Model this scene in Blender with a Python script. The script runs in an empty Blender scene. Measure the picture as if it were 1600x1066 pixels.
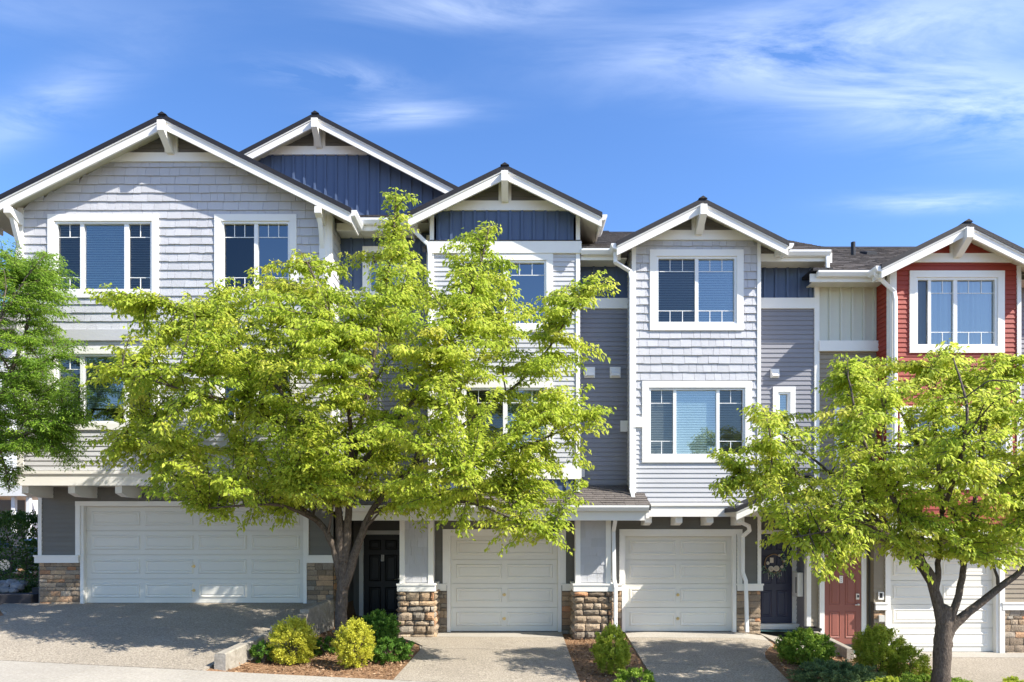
import bpy, bmesh, math, random
import numpy as np
from mathutils import Vector, Matrix
random.seed(7); RNG = np.random.default_rng(11)
sc = bpy.context.scene
COL = sc.collection
# ------------------------------------------------------------------ camera, sky, sun, exposure
F = 1067.0; ZC = 2.22; HOR = 830.0          # focal length in photo pixels, eye height, horizon row
cam = bpy.data.cameras.new('camera'); co = bpy.data.objects.new('camera', cam); COL.objects.link(co)
co.location = (0, -15, ZC); co.rotation_euler = (math.radians(90), 0, 0)
cam.sensor_width = 36; cam.lens = 36 * F / 1600; cam.shift_y = (HOR - 533) / 1600
cam.clip_end = 5000; cam.clip_start = 0.1
sc.camera = co
SUN = Vector((2.2, -1.0, 2.3)).normalized()   # towards the sun
elev = math.asin(SUN.z); azim = math.atan2(SUN.x, SUN.y)
w = bpy.data.worlds.new('World'); sc.world = w; w.use_nodes = True
nt = w.node_tree; nt.nodes.clear()
def wn(t, **k):
    n = nt.nodes.new(t)
    for a, b in k.items(): setattr(n, a, b)
    return n
L = nt.links.new
out = wn('ShaderNodeOutputWorld'); bg = wn('ShaderNodeBackground')
sky = wn('ShaderNodeTexSky', sky_type='NISHITA', sun_disc=False)
sky.sun_elevation = elev; sky.sun_rotation = azim
sky.altitude = 300; sky.air_density = 1.0; sky.dust_density = 0.7; sky.ozone_density = 2.5
tc = wn('ShaderNodeTexCoord'); sep = wn('ShaderNodeSeparateXYZ'); L(tc.outputs['Generated'], sep.inputs[0])
def math_(op, a, b=None, clamp=False):
    n = wn('ShaderNodeMath', operation=op); n.use_clamp = clamp
    for i, v in enumerate((a, b)):
        if v is None: continue
        if isinstance(v, (int, float)): n.inputs[i].default_value = v
        else: L(v, n.inputs[i])
    return n.outputs[0]
zc_ = math_('MAXIMUM', sep.outputs[2], 0.04)
cx = math_('DIVIDE', sep.outputs[0], zc_); cy = math_('DIVIDE', sep.outputs[1], zc_)   # cloud layer seen from below
cmb = wn('ShaderNodeCombineXYZ'); L(cx, cmb.inputs[0]); L(cy, cmb.inputs[1])
def noise(vec, scale, detail, rough, rot=0, sx=1, sy=1, dist=0):
    mp = wn('ShaderNodeMapping'); mp.inputs['Rotation'].default_value[2] = rot
    mp.inputs['Scale'].default_value = (sx, sy, 1); L(vec, mp.inputs[0])
    n = wn('ShaderNodeTexNoise'); n.inputs['Scale'].default_value = scale; n.inputs['Detail'].default_value = detail
    n.inputs['Roughness'].default_value = rough; n.inputs['Distortion'].default_value = dist
    L(mp.outputs[0], n.inputs['Vector']); return n.outputs['Fac']
fib = noise(cmb.outputs[0], 1.9, 9, 0.62, math.radians(-20), 0.9, 2.3, 0.6)
big = noise(cmb.outputs[0], 0.9, 4, 0.5)
dens = math_('MULTIPLY', math_('SUBTRACT', big, 0.62), 1.2)
def blob(p, rx, ry, rot, amp):
    mp = wn('ShaderNodeMapping', vector_type='TEXTURE'); mp.inputs['Location'].default_value = (p[0], p[1], 0)
    mp.inputs['Rotation'].default_value[2] = math.radians(rot); mp.inputs['Scale'].default_value = (rx, ry, 1)
    L(cmb.outputs[0], mp.inputs[0])
    ln = wn('ShaderNodeVectorMath', operation='LENGTH'); L(mp.outputs[0], ln.inputs[0])
    e = math_('EXPONENT', math_('MULTIPLY', math_('POWER', ln.outputs['Value'], 2.0), -1.0))
    return math_('MULTIPLY', e, amp)
total = math_('MAXIMUM', dens, 0.0)
for bl in (((0.66, 1.38), .42, .10, -8, .5), ((1.05, 1.60), .55, .15, 12, .55), ((-.39, 1.50), .15, .05, 10, .5),
           ((-.27, 1.64), .16, .045, -5, .5), ((1.30, 2.08), .22, .06, 0, .5), ((-1.12, 1.62), .35, .06, -30, .3),
           ((-.07, 1.30), .22, .05, 0, .5), ((.55, 1.15), .5, .08, 5, .5), ((-.95, 1.30), .3, .08, 0, .12)):
    total = math_('ADD', total, blob(*bl))
cl = math_('MULTIPLY', total, math_('MULTIPLY', math_('SUBTRACT', fib, 0.36), 4.2, True))
cl = math_('MULTIPLY', cl, 0.62, True)
lp = math_('MULTIPLY', math_('SUBTRACT', sep.outputs[2], 0.02), 12.0, True)
cl = math_('MULTIPLY', cl, lp)
hsv = wn('ShaderNodeHueSaturation'); hsv.inputs['Saturation'].default_value = 1.22; hsv.inputs['Value'].default_value = 1.0
hsv.inputs['Hue'].default_value = .508; L(sky.outputs[0], hsv.inputs['Color'])
mx = wn('ShaderNodeMix', data_type='RGBA'); L(cl, mx.inputs['Factor']); L(hsv.outputs[0], mx.inputs['A'])
mx.inputs['B'].default_value = (6.0, 6.5, 7.3, 1)
L(mx.outputs['Result'], bg.inputs[0]); bg.inputs[1].default_value = 0.15
L(bg.outputs[0], out.inputs[0])
sl = bpy.data.lights.new('sun', 'SUN'); sl.energy = 5.0; sl.angle = math.radians(0.5); sl.color = (1, .945, .85)
so = bpy.data.objects.new('sun', sl); COL.objects.link(so); so.location = (30, -12, 30)
so.rotation_euler = SUN.to_track_quat('Z', 'Y').to_euler()
sc.view_settings.view_transform = 'Standard'; sc.view_settings.look = 'None'; sc.view_settings.gamma = 1
sc.view_settings.exposure = 0.95; sc.view_settings.use_curve_mapping = False
# ------------------------------------------------------------------ pixel -> metres
def wx(px, d=15.0): return (px - 800.0) * d / F
def wz(py, d=15.0): return ZC - (py - HOR) * d / F
# ------------------------------------------------------------------ materials
MATS = {}
def mat(name, col, rough=.6, var=.06, scale=6.0, bump=0.0, bscale=60.0, objvar=.05, spec=.4, metal=0, col2=None, streak=None, grain=None):
    if name in MATS: return MATS[name]
    m = bpy.data.materials.new(name); m.use_nodes = True; t = m.node_tree
    b = t.nodes['Principled BSDF']; b.inputs['Roughness'].default_value = rough
    b.inputs['Specular IOR Level'].default_value = spec; b.inputs['Metallic'].default_value = metal
    geo = t.nodes.new('ShaderNodeNewGeometry'); src = geo.outputs['Position']
    if streak:
        mp = t.nodes.new('ShaderNodeMapping'); mp.inputs['Scale'].default_value = streak; t.links.new(src, mp.inputs[0]); src = mp.outputs[0]
    n = t.nodes.new('ShaderNodeTexNoise'); n.inputs['Scale'].default_value = scale; n.inputs['Detail'].default_value = 6; n.inputs['Roughness'].default_value = .65
    t.links.new(src, n.inputs['Vector'])
    oi = t.nodes.new('ShaderNodeObjectInfo')
    a = t.nodes.new('ShaderNodeMath'); a.operation = 'MULTIPLY_ADD'; a.inputs[1].default_value = var * 2; a.inputs[2].default_value = 1 - var
    t.links.new(n.outputs['Fac'], a.inputs[0])
    c = t.nodes.new('ShaderNodeMath'); c.operation = 'MULTIPLY_ADD'; c.inputs[1].default_value = objvar * 2; c.inputs[2].default_value = 1 - objvar
    t.links.new(oi.outputs['Random'], c.inputs[0])
    k = t.nodes.new('ShaderNodeMath'); k.operation = 'MULTIPLY'; t.links.new(a.outputs[0], k.inputs[0]); t.links.new(c.outputs[0], k.inputs[1])
    v = t.nodes.new('ShaderNodeVectorMath'); v.operation = 'SCALE'; t.links.new(k.outputs[0], v.inputs['Scale'])
    if col2 is not None:
        r = t.nodes.new('ShaderNodeMix'); r.data_type = 'RGBA'; r.inputs['A'].default_value = (*col, 1); r.inputs['B'].default_value = (*col2, 1)
        n2 = t.nodes.new('ShaderNodeTexNoise'); n2.inputs['Scale'].default_value = grain or scale * 4.3; n2.inputs['Detail'].default_value = 8; n2.inputs['Roughness'].default_value = .75
        t.links.new(src, n2.inputs['Vector'])
        q = t.nodes.new('ShaderNodeMath'); q.operation = 'MULTIPLY_ADD'; q.use_clamp = True; q.inputs[1].default_value = 4; q.inputs[2].default_value = -1.5
        t.links.new(n2.outputs['Fac'], q.inputs[0]); t.links.new(q.outputs[0], r.inputs['Factor']); t.links.new(r.outputs['Result'], v.inputs[0])
    else: v.inputs[0].default_value = col
    t.links.new(v.outputs[0], b.inputs['Base Color'])
    if bump:
        n3 = t.nodes.new('ShaderNodeTexNoise'); n3.inputs['Scale'].default_value = bscale; n3.inputs['Detail'].default_value = 5
        t.links.new(src, n3.inputs['Vector'])
        bp = t.nodes.new('ShaderNodeBump'); bp.inputs['Strength'].default_value = bump; bp.inputs['Distance'].default_value = .02
        t.links.new(n3.outputs['Fac'], bp.inputs['Height']); t.links.new(bp.outputs[0], b.inputs['Normal'])
    MATS[name] = m; return m
M_LIGHT = mat('pale_grey_siding', (.51, .51, .525), .65, .07, 2, .15, 40, .05)
M_SHING = mat('pale_grey_shingle', (.50, .50, .52), .7, .07, 8, .5, 30, .06, streak=(6, 6, .6))
M_GREY = mat('dark_grey_siding', (.16, .155, .14), .65, .06, 4, .15, 40, .05)
M_LAV = mat('blue_grey_siding', (.225, .225, .25), .65, .06, 4, .15, 40, .05)
M_BLUE = mat('navy_board', (.075, .112, .20), .6, .06, 4, .1, 40, .03)
M_WHITE = mat('white_trim', (.81, .79, .74), .5, .05, 3, .08, 30, .02)
M_GUT = mat('white_gutter', (.80, .80, .785), .35, .03, 3, 0, 1, .02)
M_DOORW = mat('white_garage_door', (.72, .695, .625), .45, .03, 2, .06, 80, .01)
M_RED = mat('red_siding', (.30, .043, .024), .6, .08, 4, .15, 40, .06)
M_CREAM = mat('cream_board', (.60, .60, .52), .6, .05, 4, .1, 40, .03)
M_TAN = mat('tan_siding', (.27, .225, .165), .65, .06, 4, .15, 40, .05)
M_SOFF = mat('cream_soffit', (.62, .59, .50), .7, .05, 4, .1, 40, .02)
M_EDGE = mat('dark_roof_edge', (.012, .012, .017), .7, .2, 12, .3, 60, .02)
M_ROOF = mat('asphalt_shingle', (.10, .088, .083), .9, .25, 7, .6, 120, .12, .2, col2=(.17, .15, .135))
M_GOLD = mat('brass', (.62, .47, .22), .3, .03, 5, 0, 1, .02, .5, .8)
M_STEEL = mat('satin_nickel', (.55, .53, .5), .3, .03, 5, 0, 1, .02, .5, .9)
M_BLACK = mat('black_paint', (.012, .012, .013), .45, .1, 5, .1, 40, .02)
M_NAVY = mat('navy_door_paint', (.04, .045, .085), .4, .06, 5, .05, 60, .02)
M_PINK = mat('dusty_red_door_paint', (.27, .092, .068), .5, .05, 5, .05, 60, .02)
M_DARK = mat('dark_interior', (.06, .06, .06), .9, .1, 2)
M_MORTAR = mat('mortar', (.11, .092, .075), .95, .15, 12, .4, 80)
M_PLATE = mat('plate_grey', (.55, .54, .5), .4, .03, 5)
M_TEAL = mat('teal_mat', (.10, .30, .28), .9, .2, 30, .3, 90)
M_TEALD = mat('dark_teal_step', (.03, .085, .10), .8, .2, 20, .2, 60)
M_RUB = mat('black_rubber', (.02, .02, .02), .7, .1, 20)
M_CONC = mat('exposed_aggregate', (.185, .158, .125), .9, .30, .7, 1.0, 60, .05, .2, col2=(.48, .42, .335), grain=34)
M_CONC2 = mat('smooth_concrete', (.29, .265, .225), .9, .2, 1.1, .3, 70, .05, .2, col2=(.40, .37, .32), grain=30)
M_WALLC = mat('weathered_concrete', (.36, .33, .28), .9, .25, 3, .5, 50, .05, .2, col2=(.24, .215, .175))
M_MULCH = mat('bark_mulch', (.33, .20, .115), .95, .3, 2.5, 1.0, 45, .02, .1, col2=(.15, .085, .045), grain=28)
M_ROAD = mat('asphalt', (.09, .088, .085), .9, .2, 2, .6, 150, .02, .2)
M_BARK = mat('grey_brown_bark', (.155, .125, .10), .95, .3, 9, 1.0, 45, .02, .1, col2=(.075, .058, .046), streak=(1, 1, .45))
M_TIMBER = mat('dark_timber', (.045, .042, .045), .9, .2, 8, .4, 40)
M_ROCK = mat('grey_rock', (.27, .27, .28), .9, .25, 6, .6, 30, .25)
def stone_mat():
    m = mat('ledge_stone', (.36, .285, .21), .9, .22, 9, .9, 45, .28, .2, col2=(.25, .20, .155))
    t = m.node_tree; b = t.nodes['Principled BSDF']; src = b.inputs['Base Color'].links[0].from_socket
    oi = t.nodes.new('ShaderNodeObjectInfo'); cr = t.nodes.new('ShaderNodeValToRGB')
    e = cr.color_ramp.elements; e[0].position = 0; e[0].color = (.85, .95, 1.05, 1); e[1].position = 1; e[1].color = (1.5, .95, .66, 1)
    for p, c in ((.3, (1.15, 1.1, 1.0, 1)), (.6, (.8, .78, .75, 1)), (.85, (1.3, 1.15, .95, 1))):
        q = e.new(p); q.color = c
    mu = t.nodes.new('ShaderNodeMath'); mu.operation = 'MULTIPLY'; mu.inputs[1].default_value = 7.31; t.links.new(oi.outputs['Random'], mu.inputs[0])
    fr = t.nodes.new('ShaderNodeMath'); fr.operation = 'FRACT'; t.links.new(mu.outputs[0], fr.inputs[0]); t.links.new(fr.outputs[0], cr.inputs[0])
    mm = t.nodes.new('ShaderNodeVectorMath'); mm.operation = 'MULTIPLY'; t.links.new(src, mm.inputs[0]); t.links.new(cr.outputs[0], mm.inputs[1])
    t.links.new(mm.outputs[0], b.inputs['Base Color']); return m
M_STONE = stone_mat()
def glass(name, tint, fac, rough=.0, gtint=(.95, .98, 1)):
    m = bpy.data.materials.new(name); m.use_nodes = True; t = m.node_tree; t.nodes.clear()
    o = t.nodes.new('ShaderNodeOutputMaterial'); tr = t.nodes.new('ShaderNodeBsdfTransparent'); gl = t.nodes.new('ShaderNodeBsdfGlossy')
    tr.inputs[0].default_value = (*tint, 1); gl.inputs['Roughness'].default_value = rough; gl.inputs['Color'].default_value = (*gtint, 1)
    fr = t.nodes.new('ShaderNodeFresnel'); fr.inputs[0].default_value = 1.5
    a = t.nodes.new('ShaderNodeMath'); a.operation = 'ADD'; a.inputs[1].default_value = fac; a.use_clamp = True
    mx = t.nodes.new('ShaderNodeMixShader'); t.links.new(fr.outputs[0], a.inputs[0]); t.links.new(a.outputs[0], mx.inputs[0])
    t.links.new(tr.outputs[0], mx.inputs[1]); t.links.new(gl.outputs[0], mx.inputs[2]); t.links.new(mx.outputs[0], o.inputs[0]); return m
M_GLASS = glass('window_glass', (.66, .78, .80), .19)
M_SCREEN = glass('screened_glass', (.42, .44, .44), .04, .0)
M_BLIND = mat('window_blind', (.72, .75, .70), .6, .05, 5)
M_CURT = mat('curtain', (.50, .52, .50), .8, .05, 5)
def leaf_mat(name, stops, trans=.45, rough=.5, spec=.25):
    m = bpy.data.materials.new(name); m.use_nodes = True; t = m.node_tree
    b = t.nodes['Principled BSDF']; b.inputs['Roughness'].default_value = rough; b.inputs['Specular IOR Level'].default_value = spec
    at = t.nodes.new('ShaderNodeAttribute'); at.attribute_name = 'tint'
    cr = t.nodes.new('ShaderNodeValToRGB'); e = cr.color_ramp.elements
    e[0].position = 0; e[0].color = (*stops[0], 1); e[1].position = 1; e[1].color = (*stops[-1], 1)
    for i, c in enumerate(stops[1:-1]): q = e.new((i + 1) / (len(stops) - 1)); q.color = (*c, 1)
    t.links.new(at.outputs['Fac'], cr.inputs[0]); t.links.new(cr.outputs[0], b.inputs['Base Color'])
    tr = t.nodes.new('ShaderNodeBsdfTranslucent'); g = t.nodes.new('ShaderNodeGamma'); g.inputs[1].default_value = .85
    t.links.new(cr.outputs[0], g.inputs[0]); t.links.new(g.outputs[0], tr.inputs[0])
    mx = t.nodes.new('ShaderNodeMixShader'); mx.inputs[0].default_value = trans
    t.links.new(b.outputs[0], mx.inputs[1]); t.links.new(tr.outputs[0], mx.inputs[2])
    t.links.new(mx.outputs[0], t.nodes['Material Output'].inputs[0]); return m
LF_CHERRY = leaf_mat('spring_leaf', [(.22, .32, .03), (.39, .50, .045), (.53, .60, .065), (.64, .62, .09)], .54)
LF_LOCUST = leaf_mat('locust_leaf', [(.11, .22, .022), (.21, .36, .036), (.34, .49, .055)], .55)
LF_GOLD = leaf_mat('gold_leaf', [(.40, .41, .035), (.60, .59, .06), (.74, .71, .12)], .38)
LF_LIME = leaf_mat('lime_leaf', [(.26, .34, .03), (.46, .52, .055), (.64, .63, .10)], .42)
LF_GREEN = leaf_mat('green_leaf', [(.07, .16, .022), (.13, .26, .035), (.22, .36, .05)], .38)
LF_MID = leaf_mat('fresh_leaf', [(.15, .26, .03), (.28, .41, .05), (.46, .55, .08)], .42)
LF_JUN = leaf_mat('juniper_leaf', [(.07, .12, .045), (.13, .20, .075), (.22, .29, .09)], .25)
LF_HEDGE = leaf_mat('hedge_leaf', [(.03, .075, .014), (.065, .14, .025), (.13, .22, .04)], .3)
# ------------------------------------------------------------------ mesh helpers
class MB:
    def __init__(s): s.v = []; s.f = []
    def add(s, vs, fs):
        o = len(s.v); s.v += [tuple(p) for p in vs]; s.f += [tuple(i + o for i in f) for f in fs]; return s
    def hexa(s, p): return s.add(p, [(0, 3, 2, 1), (4, 5, 6, 7), (0, 1, 5, 4), (1, 2, 6, 5), (2, 3, 7, 6), (3, 0, 4, 7)])
    def box(s, x0, x1, y0, y1, z0, z1):
        return s.hexa([(x0, y0, z0), (x1, y0, z0), (x1, y1, z0), (x0, y1, z0), (x0, y0, z1), (x1, y0, z1), (x1, y1, z1), (x0, y1, z1)])
    def prism(s, prof, fa, fb):             # profile of 2-D points mapped by fa (near end) and fb (far end)
        n = len(prof); a = [fa(*p) for p in prof]; b = [fb(*p) for p in prof]
        return s.add(a + b, [tuple(range(n)), tuple(range(2 * n - 1, n - 1, -1))] + [(i, i + n, (i + 1) % n + n, (i + 1) % n) for i in range(n)])
    def tube(s, pts, rad, n=8, cap=True):
        pts = [Vector(p) for p in pts]; rings = []; up = None
        for i, p in enumerate(pts):
            t = (pts[min(i + 1, len(pts) - 1)] - pts[max(i - 1, 0)]).normalized()
            if up is None: up = t.orthogonal().normalized()
            up = (up - t * up.dot(t)).normalized(); sd = t.cross(up)
            r = rad[i] if hasattr(rad, '__len__') else rad
            rings.append([p + (up * math.cos(2 * math.pi * k / n) + sd * math.sin(2 * math.pi * k / n)) * r for k in range(n)])
        vs = [q for r in rings for q in r]; fs = []
        for i in range(len(pts) - 1):
            for k in range(n): fs.append((i * n + k, i * n + (k + 1) % n, (i + 1) * n + (k + 1) % n, (i + 1) * n + k))
        if cap: fs += [tuple(range(n - 1, -1, -1)), tuple((len(pts) - 1) * n + k for k in range(n))]
        return s.add(vs, fs)
    def obj(s, name, m, parent=None, smooth=False):
        me = bpy.data.meshes.new(name); me.from_pydata(s.v, [], s.f)
        bm = bmesh.new(); bm.from_mesh(me); bmesh.ops.recalc_face_normals(bm, faces=bm.faces); bm.to_mesh(me); bm.free()
        if m: me.materials.append(m)
        if smooth: me.polygons.foreach_set('use_smooth', [True] * len(me.polygons))
        o = bpy.data.objects.new(name, me); COL.objects.link(o); o.parent = parent; return o
def bx(name, m, parent, x0, x1, y0, y1, z0, z1): return MB().box(x0, x1, y0, y1, z0, z1).obj(name, m, parent)
def thing(name, label, cat, group=None, loc=(0, 0, 0)):
    o = bpy.data.objects.new(name, None); COL.objects.link(o); o.location = loc; o['label'] = label; o['category'] = cat
    if group: o['group'] = group
    return o
def tag(o, label=None, cat=None, group=None, kind=None):
    for k, v in (('label', label), ('category', cat), ('group', group), ('kind', kind)):
        if v: o[k] = v
    return o
class Plane2:      # a wall plane: u along it, n outward, z up
    def __init__(s, o, face): s.o = o; s.face = face
    def __call__(s, u, n, z):
        if s.face == 'F': return (u, s.o - n, z)      # facing the street
        if s.face == 'R': return (s.o + n, u, z)      # facing right
        return (s.o - n, u, z)                        # facing left
def rects(u0, u1, z0, z1, holes):
    zs = sorted({z0, z1, *[min(max(h[2], z0), z1) for h in holes], *[min(max(h[3], z0), z1) for h in holes]}); r = []
    for a, b in zip(zs, zs[1:]):
        if b - a < 1e-4: continue
        cur = [(u0, u1)]; m = (a + b) / 2
        for h in holes:
            if h[2] < m < h[3]:
                nx = []
                for p, q in cur:
                    if h[1] <= p or h[0] >= q: nx.append((p, q)); continue
                    if h[0] > p: nx.append((p, h[0]))
                    if h[1] < q: nx.append((h[1], q))
                cur = nx
        r += [(p, q, a, b) for p, q in cur if q - p > .01]
    return r
def backing(parent, name, m, pl, u0, u1, z0, z1, holes=(), th=.12, gap=0.0):
    b = MB()
    for p, q, a, c in rects(u0, u1, z0, z1, holes):
        b.hexa([pl(p, -gap, a), pl(q, -gap, a), pl(q, -gap - th, a), pl(p, -gap - th, a), pl(p, -gap, c), pl(q, -gap, c), pl(q, -gap - th, c), pl(p, -gap - th, c)])
    return b.obj(name, m, parent)
def siding(parent, m, pl, u0, u1, z0, z1, holes=(), pitch=.101, depth=.019, clip=None, name='siding_plank', top=None):
    z = z0; k = 0
    while z < z1 - .02:
        zt = min(z + pitch, z1); mid = (z + zt) / 2; segs = [(u0, u1)]
        for h in holes:
            if h[2] < mid < h[3]:
                nx = []
                for p, q in segs:
                    if h[1] <= p or h[0] >= q: nx.append((p, q)); continue
                    if h[0] > p: nx.append((p, h[0]))
                    if h[1] < q: nx.append((h[1], q))
                segs = nx
        cut = []
        for p, q in segs:
            a = p; off = random.uniform(1.0, 3.4)
            while q - a > 3.7: cut.append((a, a + off - .004)); a += off; off = random.uniform(2.4, 3.6)
            cut.append((a, q))
        for p, q in cut:
            pb, qb, pt, qt = p, q, p, q
            if clip:
                a, b = clip(z); pb, qb = max(p, a), min(q, b); a, b = clip(zt); pt, qt = max(p, a), min(q, b)
            if qb - pb < .02: continue
            if qt < pt: pt = qt = (pt + qt) / 2
            zt2 = zt + (.012 if zt < z1 else 0)
            MB().hexa([pl(pb, depth, z), pl(qb, depth, z), pl(qb, -.01, z), pl(pb, -.01, z), pl(pt, .002, zt2), pl(qt, .002, zt2), pl(qt, -.01, zt2), pl(pt, -.01, zt2)]).obj(name, m, parent)
        z += pitch; k += 1
def shingles(parent, m, pl, u0, u1, z0, z1, holes=(), pitch=.178, depth=.027, clip=None, wmin=.12, wmax=.26, limit=290):
    allq = []; z = z0
    while z < z1 - .03:
        zt = min(z + pitch, z1); mid = (z + zt) / 2; u = u0 - random.random() * .1
        segs = [(u0, u1)]
        for h in holes:
            if h[2] < mid < h[3]:
                nx = []
                for p, q in segs:
                    if h[1] <= p or h[0] >= q: nx.append((p, q)); continue
                    if h[0] > p: nx.append((p, h[0]))
                    if h[1] < q: nx.append((h[1], q))
                segs = nx
        while u < u1:
            wd = random.uniform(wmin, wmax); dz = random.uniform(-.006, .004)
            for p, q in segs:
                a, b = max(u, p), min(u + wd - .005, q)
                if b - a < .015: continue
                ab, bb, at, bt = a, b, a, b
                if clip:
                    c, d = clip(z); ab, bb = max(a, c), min(b, d); c, d = clip(zt); at, bt = max(a, c), min(b, d)
                    if bb - ab < .01: continue
                    if bt < at: at = bt = min(max((at + bt) / 2, ab), bb)
                dd = depth + random.uniform(-.002, .003)
                zz = z + dz; zt2 = zt + (.014 if zt < z1 else 0)
                allq.append(((bb - ab) * (zt - z), [pl(ab, dd, zz), pl(bb, dd, zz), pl(bb, -.008, zz), pl(ab, -.008, zz), pl(at, .003, zt2), pl(bt, .003, zt2), pl(bt, -.008, zt2), pl(at, -.008, zt2)]))
            u += wd
        z += pitch
    allq.sort(key=lambda t: -t[0])
    for a, q in allq[:limit]: MB().hexa(q).obj('shingle', m, parent)
    if len(allq) > limit:
        b = MB()
        for a, q in allq[limit:]: b.hexa(q)
        tag(b.obj('small_shingles', m, parent), kind='stuff')
def battens(parent, m, pl, u0, u1, z0, z1, pitch=.25, clip=None, start=None, holes=()):
    u = (u0 + pitch * .5) if start is None else start
    while u < u1 - .02:
        zz1 = z1
        if clip: zz1 = min(z1, clip(u))
        zz = [(z0, zz1)]
        for h in holes:
            if h[0] < u + .02 < h[1]: zz = [(a, b) for a, b in ((z0, h[2]), (h[3], zz1)) if b - a > .03]
        for a, b in zz:
            if b - a > .04:
                MB().hexa([pl(u, .034, a), pl(u + .05, .034, a), pl(u + .05, -.005, a), pl(u, -.005, a), pl(u, .034, b), pl(u + .05, .034, b), pl(u + .05, -.005, b), pl(u, -.005, b)]).obj('batten', m, parent)
        u += pitch
def stones(parent, pl, u0, u1, z0, z1, flat=False, hmin=.085, hmax=.19):
    z = z0
    while z < z1 - .02:
        h = random.uniform(hmin, hmax)
        if z + h > z1 - .05: h = z1 - z
        u = u0
        while u < u1 - .01:
            wd = random.uniform(.14, .36) if h > .09 else random.uniform(.10, .26)
            if u + wd > u1 - .07: wd = u1 - u
            parts = [(z, h)]
            if h > .13 and random.random() < .3 and wd < .2: k = random.uniform(.4, .6); parts = [(z, h * k), (z + h * k, h * (1 - k))]
            for zz, hh in parts:
                g = .006 if flat else .010; a, b, c, d = u + g, u + wd - g, zz + g, zz + hh - g
                nrm = random.uniform(.012, .025) if flat else random.uniform(.045, .085)
                j = lambda s=.008: random.uniform(-s, s)
                bm_ = MB(); vs = []; nu, nz = 4, 3
                for iz in range(nz + 1):
                    for iu in range(nu + 1):
                        fu, fz = iu / nu, iz / nz
                        ed = (iu in (0, nu)) or (iz in (0, nz)); cor = (iu in (0, nu)) and (iz in (0, nz))
                        n_ = nrm * (.35 if cor else .55 if ed else 1) + j(.009 if not flat else .004)
                        iu_ = a + (b - a) * fu + (0 if iu in (0, nu) else j(.012)) + (j(.007) if ed else 0)
                        iz_ = c + (d - c) * fz + (0 if iz in (0, nz) else j(.01)) + (j(.005) if ed else 0)
                        vs.append(pl(iu_, n_, iz_))
                fs = [(r * (nu + 1) + q, r * (nu + 1) + q + 1, (r + 1) * (nu + 1) + q + 1, (r + 1) * (nu + 1) + q) for r in range(nz) for q in range(nu)]
                o = len(vs); ring = [q for q in range(nu + 1)] + [r * (nu + 1) + nu for r in range(1, nz + 1)] + [nz * (nu + 1) + q for q in range(nu - 1, -1, -1)] + [r * (nu + 1) for r in range(nz - 1, 0, -1)]
                cu, cz = (a + b) / 2, (c + d) / 2
                for q in ring:
                    fu = (q % (nu + 1)) / nu; fz = (q // (nu + 1)) / nz
                    vs.append(pl(a + (b - a) * fu, -.01, c + (d - c) * fz))
                n_ = len(ring)
                fs += [(ring[i], o + i, o + (i + 1) % n_, ring[(i + 1) % n_]) for i in range(n_)]
                bm_.add(vs, fs); bm_.obj('stone', M_STONE, parent, smooth=False)
            u += wd
        z += h
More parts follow.
